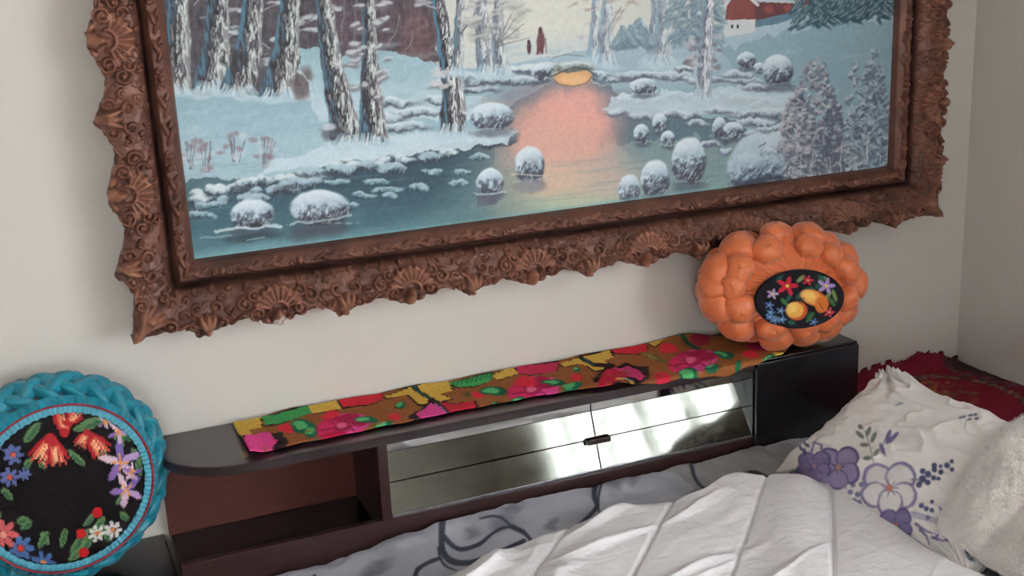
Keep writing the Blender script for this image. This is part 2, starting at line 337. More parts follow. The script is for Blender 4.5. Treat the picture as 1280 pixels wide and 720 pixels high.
# ================================================================== FRAMED PAINTING
FX0, FX1, FZ0, FZ1 = .178, 2.388, .972, 2.252       # base line of the outer edge
BW = .152; YO, YC = -.09, -.032
pic = thing('framed_painting', 'large winter landscape oil painting in a carved copper-brown gilt frame on the wall', 'painting', ((FX0+FX1)/2, -.01, FZ0))
def loc(P, o): return P-np.array(o.location)
DS = .0016
def rail_height(L, n, chip=None):
    """relief raster of one rail: rows t (0 outer .. BW inner, from -.02), cols s 0..L; n ornaments spaced along it"""
    t0 = -.030; H = int((BW-t0)/DS)+2; Wd = int(L/DS)+2
    s = np.arange(Wd)*DS; t = t0+np.arange(H)*DS; S, Tt = np.meshgrid(s, t)
    # plain profile
    base = np.interp(t, [-.030, 0, .004, .03, .06, .082, .090, .097, .101, .106, .112, .132, .146, .152],
                     [.050, .058, .066, .074, .068, .057, .048, .028, .028, .040, .050, .052, .040, .020])
    h = np.zeros((H, Wd))
    def W(sc, tc, r):
        a = slice(max(int((tc-r-t0)/DS), 0), min(int((tc+r-t0)/DS)+1, H)); b_ = slice(max(int((sc-r)/DS), 0), min(int((sc+r)/DS)+1, Wd))
        return (a, b_) if a.stop > a.start and b_.stop > b_.start else None
    def dome(sc, tc, ra, rb, hh, ang=0):
        w_ = W(sc, tc, max(ra, rb)*1.1)
        if not w_: return
        x = S[w_]-sc; y = Tt[w_]-tc; c_, s_ = math.cos(ang), math.sin(ang); x, y = x*c_+y*s_, -x*s_+y*c_
        d = (x/ra)**2+(y/rb)**2; h[w_] = np.maximum(h[w_], hh*np.sqrt(np.clip(1-d, 0, 1)))
    def stroke(pts, r0_, r1_, hh):
        k = len(pts)
        for i, (x, y) in enumerate(pts):
            r = r0_+(r1_-r0_)*i/(k-1); w_ = W(x, y, r*1.05)
            if not w_: continue
            d = ((S[w_]-x)**2+(Tt[w_]-y)**2)/r**2; h[w_] = np.maximum(h[w_], hh*(.55+.45*(1-i/k))*np.sqrt(np.clip(1-d, 0, 1)))
    def scroll(sc, tc, R, a0, turns, sg, hh, r=.0042):
        k = int(70*turns); pts = []
        for i in range(k):
            q = i/(k-1); a = a0+sg*q*turns*2*math.pi; rr = R*(1-.8*q); pts.append((sc+rr*math.cos(a), tc+rr*math.sin(a)))
        stroke(pts, r, r*.6, hh); dome(sc, tc, R*.3, R*.3, hh*.95)
    def fan(sc, tc, R0, R1, a0, a1, nr, hh):
        w_ = W(sc, tc, R1*1.2)
        if not w_: return
        x = S[w_]-sc; y = Tt[w_]-tc; rr = np.hypot(x, y); a = np.arctan2(y, x)
        u = (a-a0)/(a1-a0)*nr; rid = np.abs(np.sin(np.pi*u)); edge = R1*(.9+.12*rid)
        m_ = (u > 0) & (u < nr) & (rr > R0) & (rr < edge)
        v = hh*(.35+.65*rid)*(1-.35*np.abs((rr-R0)/(R1-R0)-.6))*sstep(0, .0022, edge-rr)+.004*np.exp(-((edge-rr-.003)/.0022)**2)
        h[w_] = np.maximum(h[w_], np.where(m_, v, 0))
    def tstroke(f, k, r0_, r1_, hh): stroke([f(i/(k-1)) for i in range(k)], r0_, r1_, hh)
    sp = L/n
    for i in range(1, n):
        c = i*sp; shell = (i % 2 == 0)
        if shell:
            fan(c, .022, .020, .058, math.radians(12), math.radians(168), 9, .0125)
            tstroke(lambda q: (c+.021*math.cos(math.pi*q), .022+.021*math.sin(math.pi*q)), 40, .0045, .0045, .014)
            dome(c, -.002, .015, .022, .020); dome(c, .012, .009, .014, .022)
            for sg in (-1, 1):
                scroll(c+sg*.048, .020, .018, -math.pi/2, 1.5, sg, .014)
                scroll(c+sg*.052, .060, .014, math.pi/2, 1.3, -sg, .012, .0036)
                tstroke(lambda q: (c+sg*(.02+.06*q), .070-.05*q-.02*math.sin(math.pi*q)), 40, .005, .003, .012)
                dome(c+sg*.026, -.004, .012, .008, .014, sg*.5)
                scroll(c+sg*.074, .046, .017, math.pi/2, 1.4, -sg, .013, .0036)
                scroll(c+sg*.064, .080, .009, 0, 1.2, sg, .010, .0026)
                for k3 in range(5): dome(c+sg*(.030+.010*k3), .048-.006*k3, .006, .0035, .0105, -sg*.5)
        else:
            for k2 in (-1, 0, 1): dome(c+k2*.009, .012-abs(k2)*.002, .0075, .026, .019, -k2*.35)
            dome(c, -.012, .008, .009, .020)
            for sg in (-1, 1):
                scroll(c+sg*.030, .010, .013, math.pi/2, 1.25, -sg, .013, .0038)
                scroll(c+sg*.020, .050, .014, -math.pi/2, 1.3, sg, .012, .0034)
                scroll(c+sg*.050, .040, .010, 0, 1.2, -sg, .010, .003)
                scroll(c+sg*.038, .070, .009, math.pi, 1.1, sg, .009, .0028)
                tstroke(lambda q: (c+sg*(.05+.03*q), .002+.022*q), 26, .004, .0025, .012)
                for k3 in range(4): dome(c+sg*(.006+.009*k3), .033+.004*k3, .0055, .0035, .010, sg*.6)
        # small running ornament by the cove
        for q in (-.36, -.12, .12, .36):
            scroll(c+q*sp, .086, .0075, q*9, 1.1, 1 if q > 0 else -1, .008, .0024)
    # corner leaves (symmetric about the mitre)
    for sgn, c in ((1, 0), (-1, L)):
        for a in (-.5, -.25, 0, .25, .5):
            ang = math.pi/4+a*.9
            pts = [(c+sgn*(.012+.062*q*math.cos(ang)), .012+.062*q*math.sin(ang)) for q in np.linspace(0, 1, 30)]
            stroke(pts, .0055, .007, .014)
        dome(c+sgn*.040, .040, .012, .012, .021)
        dome(c+sgn*.002, .002, .020, .020, .02)
        scroll(c+sgn*.075, .022, .017, -math.pi/2, 1.4, sgn, .014); scroll(c+sgn*.022, .075, .017, 0, 1.4, -sgn, .014)
        scroll(c+sgn*.085, .070, .012, 0, 1.2, sgn, .011, .0034); scroll(c+sgn*.070, .085, .012, 0, 1.2, sgn, .011, .0034)
        tstroke(lambda q: (c+sgn*(.09+.05*q), .006+.012*math.sin(3*q)), 30, .006, .004, .014)
    # inner liner: leaf-and-bead run
    nb = int(L/.058)
    for i in range(nb):
        c = (i+.5)*L/nb
        if i % 3 == 0:
            dome(c, .124, .0085, .0085, .012)
            for sg in (-1, 1): scroll(c+sg*.017, .121, .008, math.pi/2, 1.2, sg, .007, .0024)
        else:
            dome(c-.008, .128, .018, .0048, .008, .4); dome(c+.008, .120, .016, .0045, .008, -.35); dome(c+.020, .130, .009, .004, .007, .5)
            scroll(c+.004, .133, .007, 0, 1.1, 1 if i % 2 else -1, .006, .0022)
    fl = 1-np.clip(np.abs(fbm((H, Wd), 9, 2, 15+n))*2.2, 0, 1); carve = (Tt < .080)*sstep(.006, .001, h)
    h += .0022*fl**1.5*carve+.0010*fbm((H, Wd), 12, 4, 5)*(Tt < .095)
    return t0, base[:, None]+h*1.3, h*1.15
def outline(s, L, n):
    """outward bulge of the outer edge at distance s along the rail"""
    sp = L/n; o = np.zeros_like(s)
    for i in range(0, n+1):
        v = np.clip(1-np.abs(s-i*sp)/(sp*.56), 0, 1)
        if i in (0, n): o = np.maximum(o, .016*v**1.0)
        elif i % 2 == 0: o = np.maximum(o, .034*np.minimum(v**1.4, .66+.14*v))
        else: o = np.maximum(o, .036*v**1.9)
    return o+.0010*np.sin(s*310)+.0008*np.sin(s*173+1)-.012
def make_rail(L, n, to_world, name_sfx, res=1, chip=None):
    t0, Hh, orn = rail_height(L, n)
    nu = int(L/.0018/res); nv = int(BW/.0018/res)
    u = np.linspace(0, 1, nu)
    # the carved band and the inner moulding are separate parts, meeting in the cove at t = .112
    for nm, ta, tb in (('frame_rail', None, .099), ('inner_moulding', .099, BW)):
        k = max(int(nv*((tb-(ta or 0))/BW)), 6)
        v = np.linspace(0, 1, k)
        U_, V_ = np.meshgrid(u, v)
        out = outline(u*L, L, n) if ta is None else np.full_like(u, -ta)
        t = -out[None, :]+V_*(tb+out[None, :])
        s = np.clip(t, 0, None)+U_*(L-2*np.clip(t, 0, None))
        s = np.where(t < 0, U_*L + t*(1-2*U_), s)
        hh = bilin(Hh, (t-t0)/DS, np.clip(s, 0, L)/DS); oo = bilin(orn, (t-t0)/DS, np.clip(s, 0, L)/DS)
        # skirt back to the wall
        rows = [(t, s, hh, oo)]
        z0_ = .012
        if ta is None:
            pre = [(t[:1]+.004, s[:1], np.full_like(hh[:1], z0_), oo[:1]*0), (t[:1]+.001, s[:1], hh[:1]*.6, oo[:1]*0)]
            rows = pre+rows
        else:
            rows = [(t[:1], s[:1], np.full_like(hh[:1], z0_), oo[:1]*0)]+rows+[(t[-1:], s[-1:], np.full_like(hh[:1], z0_), oo[:1]*0)]
        t, s, hh, oo = [np.concatenate([r[i] for r in rows], 0) for i in range(4)]
        P = to_world(s, t, hh)
        # colour: dark ground, worn copper on the crests
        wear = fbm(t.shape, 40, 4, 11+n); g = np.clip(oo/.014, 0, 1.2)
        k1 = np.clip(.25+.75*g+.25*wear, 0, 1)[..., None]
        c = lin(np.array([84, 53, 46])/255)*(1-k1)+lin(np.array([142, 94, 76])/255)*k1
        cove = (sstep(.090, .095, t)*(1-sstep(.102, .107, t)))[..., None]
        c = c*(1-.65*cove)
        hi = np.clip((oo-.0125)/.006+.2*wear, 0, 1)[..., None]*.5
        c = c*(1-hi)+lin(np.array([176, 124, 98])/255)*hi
        if chip:
            for (cs, ct, cr) in chip:
                m_ = (np.hypot(s-cs, (t-ct)*.8)+.003*wear < cr)[..., None]; c = np.where(m_, lin(np.array([222, 214, 205])/255), c)
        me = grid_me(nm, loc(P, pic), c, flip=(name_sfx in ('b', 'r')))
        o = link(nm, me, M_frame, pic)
def hw(hh): return -hh-.014      # relief height to world y
def w_bottom(s, t, hh): return np.stack([FX0+s, hw(hh), FZ0+t], -1)
def w_top(s, t, hh): return np.stack([FX0+s, hw(hh), FZ1-t], -1)
def w_left(s, t, hh): return np.stack([FX0+t, hw(hh), FZ0+s], -1)
def w_right(s, t, hh): return np.stack([FX1-t, hw(hh), FZ0+s], -1)
LX, LZ = FX1-FX0, FZ1-FZ0
make_rail(LX, 14, w_bottom, 'b', 1, chip=[(.312, -.010, .0075), (.330, -.011, .006), (.320, .004, .004)])
make_rail(LZ, 8, w_left, 'l')
make_rail(LZ, 8, w_right, 'r')
make_rail(LX, 14, w_top, 't', 2)
box('backing_board', tuple(loc(np.array([FX0+.02, -.03, FZ0+.02]), pic)), tuple(loc(np.array([FX1-.02, -.004, FZ1-.02]), pic)), M_wood, pic)

# ---- the canvas
CX0, CX1, CZ0, CZ1 = FX0+BW-.004, FX1-BW+.004, FZ0+BW-.004, FZ1-BW+.004
K = Sheet((CX0, YC, CZ0), (1, 0, 0), (0, 0, 1), CX1-CX0, CZ1-CZ0, .002, 21)
X, Y = K.X, K.Y
def full(col): K.C[:] = np.array(col)/255.
full((176, 184, 186))
R = np.random.default_rng(5)
# sky and far haze
K.poly([(520, -700), (1300, -700), (1300, 90), (520, 90)], (150, 168, 180), 1, 4, ((206, 208, 200), -420, 40))
K.blob(690, 20, 90, 60, (214, 214, 204), .8, 0, .6); K.blob(700, 75, 130, 30, (196, 204, 206), .7, 0, .5)
# dark mauve woods on the left
K.poly([(-100, -700), (560, -700), (548, 80), (480, 100), (200, 125), (-100, 130)], (88, 84, 90), 1, 10)
K.blob(522, 45, 28, 44, (120, 88, 90), .6, 0, .5, 12); K.blob(450, 30, 50, 50, (100, 84, 92), .7, 0, .5, 8)
for i in range(420):
    x = R.uniform(200, 545); y = R.uniform(-500, 95); K.blob(x, y, R.uniform(2, 7), R.uniform(1.5, 4), [(112, 106, 112), (78, 70, 76), (132, 126, 132)][i % 3], .35, 0, .5, 2)
W_ = (K.X < 548) & (K.Y < 125); tx = (1+.10*K.NS+.12*K.NF)[..., None]; K.C = np.where(W_[..., None], K.C*tx, K.C)
# snow fields
K.poly([(180, 128), (240, 118), (300, 121), (345, 121), (400, 128), (470, 150), (640, 150), (640, 230), (180, 240)], (150, 178, 190), 1, 3, ((166, 192, 202), 115, 190))
K.poly([(372, 62), (395, 58), (420, 66), (470, 62), (520, 72), (560, 88), (600, 100), (600, 150), (400, 150), (372, 100)], (150, 180, 190), 1, 4, ((186, 204, 212), 62, 140))
K.poly([(560, 90), (620, 82), (700, 68), (760, 60), (830, 52), (900, 30), (980, 18), (1130, 10), (1130, 230), (760, 130), (560, 120)], (178, 196, 206), 1, 4, ((150, 176, 188), 20, 130))
K.poly([(900, 60), (1000, 35), (1120, 22), (1120, 120), (1000, 140), (930, 100)], (142, 170, 182), .8, 8)
for i in range(260):
    x = R.uniform(205, 1110); y = R.uniform(55, 190); K.blob(x, y, R.uniform(6, 22), R.uniform(1.5, 4), [(188, 206, 214), (140, 168, 182)][i % 2], .22, -.12, .6, 3)
# water
K.poly([(190, 250), (240, 224), (340, 222), (430, 200), (520, 185), (600, 172), (640, 150), (632, 130), (700, 100), (760, 105), (780, 130), (830, 140), (920, 150), (960, 180), (930, 260), (1120, 220), (1130, 330), (190, 380)], (104, 122, 134), 1, 4, ((92, 122, 130), 120, 260))
K.poly([(190, 262), (300, 238), (430, 215), (560, 185), (620, 178), (610, 300), (190, 380)], (60, 82, 95), .85, 5, ((88, 124, 134), 225, 300))
K.poly([(625, 190), (920, 170), (960, 260), (600, 320), (590, 250)], (134, 152, 156), .8, 10, ((160, 184, 180), 170, 270))
for (x, y, rx, ry, c_, a_) in ((700, 165, 66, 52, (216, 164, 152), .95), (722, 140, 44, 34, (224, 168, 158), .9), (690, 200, 74, 42, (214, 172, 158), .85),
                               (700, 235, 84, 30, (206, 184, 162), .8), (690, 262, 96, 18, (176, 190, 168), .75), (760, 215, 40, 25, (190, 178, 170), .5)):
    K.blob(x, y, rx, ry, c_, a_, -.05, .5, 4)
K.blob(600, 270, 70, 14, (120, 156, 158), .6, -.1, .8); K.blob(450, 300, 180, 12, (118, 156, 164), .5, -.13, .7)
K.blob(300, 315, 120, 8, (128, 166, 172), .6, -.13, .7)
for i in range(160):
    x = R.uniform(230, 900); y0_ = 0; y = R.uniform(200, 310)
    K.blob(x, y, R.uniform(12, 40), R.uniform(.8, 1.8), [(110, 140, 148), (84, 110, 122), (150, 168, 168)][i % 3], .16, -.1, .6)
K.blob(650, 118, 40, 14, (128, 128, 140), .55, -.3, .7, 4); K.blob(790, 135, 36, 20, (120, 130, 142), .6, .2, .7, 4)
K.blob(612, 245, 34, 60, (112, 134, 138), .75, 0, .8, 5); K.blob(588, 262, 40, 40, (98, 126, 134), .6, 0, .8, 4); K.blob(640, 255, 26, 40, (160, 164, 150), .5, 0, .8, 4)
# snowy banks with dark undercuts
def bank(pts, dark=(66, 72, 82), light=(206, 216, 220), th=4.5, n=None, spread=6):
    L_ = sum(math.dist(pts[i], pts[i+1]) for i in range(len(pts)-1)); n = n or int(L_/5)
    for i in range(n):
        q = R.uniform(0, len(pts)-1.001); k = int(q); f_ = q-k
        x = pts[k][0]*(1-f_)+pts[k+1][0]*f_; y = pts[k][1]*(1-f_)+pts[k+1][1]*f_+R.uniform(-spread, spread); r = R.uniform(6, 17)
        K.blob(x, y+th*1.0, r, th*R.uniform(.6, 1.1), dark, .7, -.12, .5, 3)
        K.shade(x, y, r*.95, th*R.uniform(.9, 1.5), [(224, 231, 233), light, light, (160, 182, 194), (112, 128, 142), dark], .15, 1, .55, .2, .95, None, 3)
        for j in range(3): xx = x+R.uniform(-r, r)*.8; K.line([(xx, y+1), (xx+R.uniform(-1, 1), y+th*1.4)], 1.3, (150, 174, 186), .6)
bank([(232, 250), (280, 232), (340, 222), (400, 212), (460, 202), (530, 190), (600, 178), (638, 168)], spread=5, n=46)
bank([(232, 270), (300, 250), (380, 222), (460, 208), (540, 198)], spread=8, n=22, light=(168, 192, 202))
K.poly([(410, 182), (450, 172), (520, 166), (600, 160), (640, 166), (636, 178), (560, 186), (470, 196), (400, 206), (330, 214), (340, 200)], (196, 212, 220), .9, 4)
for (x, y, r) in ((455, 243, 16), (485, 236, 22), (522, 234, 14), (470, 226, 18), (420, 226, 20), (440, 256, 10), (578, 215, 9), (572, 228, 12), (540, 214, 14), (262, 255, 18), (250, 268, 22), (600, 195, 14), (488, 243, 12)):
    K.blob(x, y+2.5, r, 3, (60, 80, 92), .6, -.1, .5); K.shade(x, y, r*.95, 3.6, [(196, 212, 218), (170, 194, 204), (130, 156, 168), (80, 100, 112)], .1, 1, .9, .2, .9, .8, 3)
    for j in range(6): xx = x+R.uniform(-r, r)*.8; K.line([(xx, y), (xx, y+4)], 1.1, (150, 178, 188), .5)
# middle ledges behind the tall trees
for (x, y, r) in ((490, 128, 30), (520, 140, 30), (545, 122, 16), (480, 146, 26), (500, 157, 34), (590, 110, 30), (600, 98, 34), (640, 100, 40), (560, 104, 22)):
    K.blob(x, y+4, r, 3.5, (74, 78, 88), .8, -.05, .5, 4); K.shade(x, y, r, 5.5, [(218, 226, 230), (200, 212, 218), (160, 178, 188), (96, 104, 116)], .1, 1, .6, .2, .9, None, 4)
bank([(620, 92), (660, 86), (700, 84), (740, 92), (780, 96), (820, 92), (860, 88)], th=3, spread=4, n=34, dark=(92, 98, 110))
bank([(760, 128), (800, 118), (860, 122), (920, 118), (960, 130), (985, 150)], th=3.6, spread=6, n=36, dark=(92, 96, 110))
K.poly([(755, 132), (775, 118), (830, 112), (900, 112), (960, 104), (1000, 116), (990, 138), (900, 138), (830, 142), (775, 146)], (192, 208, 216), .85, 6)
for (x, y, r) in ((770, 140, 12), (800, 146, 18), (850, 142, 22), (870, 153, 16), (930, 142, 22), (945, 152, 24), (900, 136, 20), (950, 165, 20), (960, 140, 24), (930, 100, 22), (945, 108, 18), (920, 92, 18), (840, 95, 30), (790, 92, 24), (880, 98, 26), (965, 160, 18), (870, 210, 9), (886, 179, 12), (905, 186, 8)):
    K.blob(x, y+3, r, 3, (96, 98, 112), .75, .03, .5, 3); K.shade(x, y, r, 4.6, [(214, 222, 228), (196, 208, 216), (150, 166, 180), (100, 106, 122)], .1, 1, .6, .2, .9, None, 4)
# bridge
K.blob(715, 96, 24, 12, (214, 168, 124), .98, 0, .1); K.blob(716, 99, 17, 7, (232, 190, 142), .8, 0, .4)
K.poly([(690, 84), (742, 82), (742, 90), (728, 85), (702, 85), (690, 92)], (128, 138, 132), .9, 2)
K.shade(716, 83, 28, 7, [(206, 214, 216), (170, 180, 180), (120, 130, 126), (96, 104, 100)], 0, 1, .8, .15, .95)
K.line([(688, 96), (700, 90), (716, 84), (732, 86), (741, 92)], 2.2, (84, 88, 92), .85); K.line([(688, 96), (697, 105), (716, 108), (732, 104), (741, 93)], 1.5, (96, 96, 98), .7)
K.line([(700, 80), (720, 78), (738, 82)], 2.5, (206, 214, 216), .9, nz=2); K.line([(690, 72), (706, 68), (728, 70), (744, 78)], 1.4, (120, 130, 142), .8)
# walkers
K.blob(674.5, 52, 5, 14, (112, 66, 70), .9, 0, .25, 1); K.blob(674.5, 38, 2.6, 4.5, (96, 62, 66), .95, 0, .25); K.line([(681, 48), (682, 66)], 1.4, (110, 90, 94), .8)
K.line([(672, 60), (671, 67)], 3, (104, 66, 70), .9); K.line([(677, 60), (677, 66)], 3, (104, 66, 70), .9)
K.blob(660.5, 59, 2.6, 8.5, (96, 72, 84), .95, 0, .25); K.blob(660, 52, 1.8, 2.6, (86, 66, 78), .95, 0, .3)
# chalet
K.poly([(905, 26), (908, 2), (922, -14), (944, 2), (944, 26)], (140, 84, 82)); K.poly([(942, 2), (990, 4), (994, 14), (972, 24), (942, 26)], (112, 72, 78))
K.poly([(905, 25), (944, 24), (942, 40), (903, 47)], (204, 208, 210)); K.poly([(943, 26), (992, 14), (994, 22), (970, 30), (943, 34)], (104, 134, 152))
K.line([(903, 10), (922, -16), (946, 6)], 4, (206, 214, 216), 1); K.poly([(922, -20), (980, -16), (996, 2), (944, 2)], (176, 194, 204))
for x, y in ((914, 33), (921, 33)): K.blob(x, y, 1.6, 2.6, (70, 66, 74), .9)
for x, y in ((960, 12), (984, 10)): K.blob(x, y, 6, 5, (166, 92, 84), .7, 0, .4)
K.poly([(1000, 14), (1003, -4), (1016, -8), (1020, 12)], (138, 88, 84)); K.line([(998, 0), (1008, -12), (1022, 0)], 3, (204, 212, 216), 1)
# trees -----------------------------------------------------------
def trunk(pts, w0, w1, dark=(70, 68, 74), blue=(96, 142, 166), snow=(212, 218, 216), fleck=1.0, blu=True):
    lt = tuple((a+b_)/2 for a, b_ in zip(dark, snow))
    w1 = w1*1.5
    blue = tuple(.75*b_+.25*a for a, b_ in zip(dark, blue))
    K.bark(pts, w0, w1, [blue, tuple(.5*b_+.5*a for a, b_ in zip(dark, blue)), dark, tuple(.8*a for a in dark), lt, dark, lt, snow, lt], .62)
    x, y = pts[-1]
    n = int(math.dist(pts[0], pts[-1])/6*fleck); tot = len(pts)-1
    for i in range(n):
        q = R.uniform(0, tot-.001); k = int(q); f_ = q-k; x0, y0 = pts[k]; x1, y1 = pts[k+1]
        xx = x0+(x1-x0)*f_+w0/2*R.uniform(-.2, .95); yy = y0+(y1-y0)*f_; K.line([(xx, yy), (xx+R.uniform(-1.5, .5), yy+R.uniform(3, 8))], R.uniform(1, 1.8), snow, .8, nz=1)
    K.blob(x, y+3, w1*.75, 5, (184, 204, 212), .85, 0, .5, 4)
    for j in range(int(w1*.9)):
        xx = x+R.uniform(-w1*.5, w1*.6); K.line([(x+(xx-x)*.75, y-R.uniform(4, 12)), (xx, y+R.uniform(0, 3))], 2, [(186, 204, 212), (206, 216, 220), (150, 178, 194)][j % 3], .6, nz=1.5)
def limb(x, y, dx, dy, w_=2.2, snow=True):
    p = [(x, y), (x+dx*.5, y+dy*.45), (x+dx, y+dy)]; K.line(p, w_, (96, 94, 100), .9, w_*.4, nz=1.5)
    if snow:
        K.line([(a, b_-1) for a, b_ in p], w_*.55, (198, 206, 210), .7, .6, nz=1.5)
        for j in range(4): K.blob(x+dx*R.uniform(.4, 1.1), y+dy*R.uniform(.4, 1.1), R.uniform(4, 9), R.uniform(1.4, 3), (198, 204, 208), .6, R.uniform(-.4, .2), .4, 2)
# thin far stems
for (x0, y0, x1, y1) in ((388, -60, 400, 60), (445, -60, 440, 70), (498, 20, 484, 58), (515, 38, 508, 62), (425, -40, 426, 55), (470, -20, 462, 40), (350, -60, 345, 60), (262, -40, 258, 90), (300, -40, 310, 80)):
    K.line([(x0, y0), ((x0+x1)/2+3, (y0+y1)/2), (x1, y1)], 1.6, (150, 150, 156), .55, nz=2)
for (x, y, dx, dy) in ((283, 52, 18, -22), (243, 8, 14, -16), (360, 45, -18, 4), (374, 25, 22, -6), (370, 40, 24, -4), (350, 68, -22, 12), (335, 60, -30, -26), (278, 10, 24, 2), (250, 24, 20, 0), (330, 12, 24, -8), (392, 0, 30, 12), (360, 10, 26, 20)):
    limb(x, y, dx, dy)
trunk([(226, -160), (222, 0), (222, 60), (216, 116)], 17, 30); trunk([(276, -160), (272, 0), (270, 60), (262, 112)], 18, 30)
trunk([(318, -160), (316, 0), (310, 62), (296, 116)], 17, 30); trunk([(366, -160), (362, 0), (358, 60), (344, 121)], 16, 30)
K.blob(376, 104, 13, 20, (106, 96, 98), .85, .2, .3, 5); K.line([(372, 86), (388, 100), (389, 122)], 4, (196, 208, 212), .8, nz=4, brk=.1)
trunk([(396, -160), (404, 0), (414, 80), (434, 178)], 15, 28, fleck=1.5); trunk([(458, -160), (460, 0), (462, 90), (466, 178)], 9, 26, fleck=1.4)
for i in range(26):
    x = 462+R.choice([-1, 1])*R.uniform(6, 24); y = R.uniform(0, 125); K.blob(x, y, R.uniform(5, 9), R.uniform(3, 5), (120, 116, 124), .7, 0, .4, 3); K.blob(x, y-2, R.uniform(4, 8), R.uniform(1.6, 3), (202, 206, 210), .8, -.1, .4, 3)
trunk([(548, -160), (548, 0), (560, 80), (566, 120), (566, 165)], 12, 24, fleck=1.6, snow=(220, 224, 224)); trunk([(580, -100), (574, 20), (570, 90)], 10, 10, dark=(120, 122, 130), fleck=1.5)
K.line([(541, -20), (548, 60), (557, 100)], 3, (86, 134, 160), .7, nz=2); limb(545, 12, -22, -10, 4); limb(575, 40, 24, -34, 5)
for i in range(12): K.blob(R.uniform(538, 556), R.uniform(82, 112), R.uniform(5, 9), 2.5, (200, 200, 204), .75, -.1, .4, 3)
for (x, w_) in ((602, 13), (622, 11)):
    trunk([(x-4, -100), (x, 0), (x, 50), (x+6, 92)], w_*.8, w_*1.3, dark=(122, 128, 140), fleck=1.5, blue=(140, 166, 184))
for i in range(46):
    x = R.uniform(585, 658); y = R.uniform(-30, 50); K.blob(x, y, R.uniform(5, 11), R.uniform(2.5, 5), (140, 140, 142), .4, 0, .5, 4); K.blob(x, y-2, R.uniform(4, 9), R.uniform(1.4, 3), (206, 208, 204), .6, -.2, .5, 3)
for (dx, dy) in ((26, -40), (34, -30), (-14, -40), (40, -12), (20, -46)): K.line([(620, 60), (620+dx*.5, 60+dy*.6), (620+dx, 60+dy)], 2.2, (126, 122, 128), .7, 1, nz=2)
for (x, y0, y1, w_) in ((743, -80, 72, 7), (757, -80, 78, 10), (818, -80, 76, 9), (828, -80, 78, 12)):
    trunk([(x, y0), (x+1, 20), (x-2, y1)], w_, w_*1.7, dark=(146, 156, 170), blue=(150, 176, 192), fleck=1.4)
for i in range(40):
    x = R.uniform(708, 800); y = R.uniform(-30, 46); c_ = [(150, 132, 122), (206, 208, 206), (168, 172, 176)][i % 3]; K.blob(x, y, R.uniform(4, 10), R.uniform(1.5, 3.5), c_, .45, -.2, .5, 4)
K.line([(757, 40), (775, 8)], 1.6, (140, 140, 150), .7, nz=1); K.line([(757, 50), (780, 10)], 1.2, (140, 140, 150), .6, nz=1)
# distant firs
def fir(x, y0, y1, w_, dark=(92, 116, 128), light=(176, 194, 202), n=40, a=.7):
    for i in range(n):
        q = (i+.5)/n; y = y0+(y1-y0)*q; r = w_*q*.5+1.5
        for j in range(4):
            xx = x+R.uniform(-r, r); an = R.uniform(.3, 1.1)*(1 if xx > x else -1); K.blob(xx, y, min(r*.4+1.5, 7), 2.4, dark, a, an, .5, 3); K.blob(xx+1, y-2, min(r*.3+1, 4.5), 1.2, light, a*.8, an, .5, 2)
for x, y0 in ((800, 24), (845, -60), (858, -70), (872, -50), (892, -60), (790, 34), (778, 36)): fir(x, y0, 58, 30, (110, 132, 146), (170, 190, 200), 22, .55)
for (x, y1) in ((1012, 34), (1035, 30), (1060, 26), (1084, 24), (1104, 20)): fir(x, -110, y1, 46, (64, 92, 104), (160, 178, 186), 60, .8)
# central right birch
trunk([(884, -120), (884, 0), (881, 60), (878, 122)], 10, 15, dark=(126, 134, 148), fleck=1.8, blue=(140, 172, 192), snow=(224, 226, 226))
K.line([(864, 46), (868, 90), (874, 118)], 3.5, (184, 192, 200), .9, nz=1); K.line([(891, 60), (888, 100), (884, 120)], 3, (150, 164, 178), .8, nz=1)
for i in range(24): K.blob(R.choice([866, 893])+R.uniform(-9, 9), R.uniform(44, 88), R.uniform(3, 7), R.uniform(2, 3.5), [(128, 120, 128), (190, 192, 198)][i % 2], .7, 0, .4, 3)
# snow-capped rocks
def rock(x, y, rx, ry, cap=.62, dark=(84, 88, 98), refl=True, tint=(206, 216, 220)):
    if refl: K.blob(x+1, y+ry*1.05, rx*.95, ry*.38, (80, 84, 98), .6, -.05, .45, 2)
    K.shade(x, y, rx, ry, [(222, 230, 234), (214, 224, 230), (202, 215, 223), (170, 188, 199), (116, 126, 140), (86, 90, 102), dark, tuple(.85*a for a in dark)], .25, 1, .5, .08, 1, .85, 1.0)
    for j in range(int(rx*ry*.05)+4):
        xx = x+R.uniform(-.8, .8)*rx; yy = y+R.uniform(-.1, .7)*ry
        K.line([(xx, yy), (xx-R.uniform(1, 3), yy+R.uniform(2, 5))], R.uniform(1, 2), [(190, 202, 210), (76, 80, 92)][j % 2], .6, nz=1.5)
    K.line([(x-rx*1.15, y+ry*.86), (x+rx*1.2, y+ry*.8)], 1.8, (170, 186, 194), .6, nz=2, brk=.2)
for a in ((677, 90, 12, 11), (803, 108, 17, 10), (932, 75, 12, 10), (948, 84, 7, 6), (971, 88, 19, 20), (615, 146, 27, 18), (824, 153, 10, 12), (801, 167, 10, 12), (834, 173, 9, 10),
          (898, 159, 9, 13), (916, 163, 13, 11), (612, 227, 18, 17), (661, 206, 19, 24), (785, 236, 14, 18), (818, 223, 18, 24), (860, 201, 22, 30)):
    rock(*a)
K.blob(660, 232, 17, 9, (150, 150, 156), .8, 0, .3, 2); K.line([(638, 218), (684, 219)], 1.6, (206, 200, 196), .7, nz=1); K.line([(594, 243), (632, 240)], 2, (176, 192, 196), .8, nz=1)
K.poly([(594, 246), (626, 242), (620, 254), (595, 259)], (104, 104, 116), .8, 1)
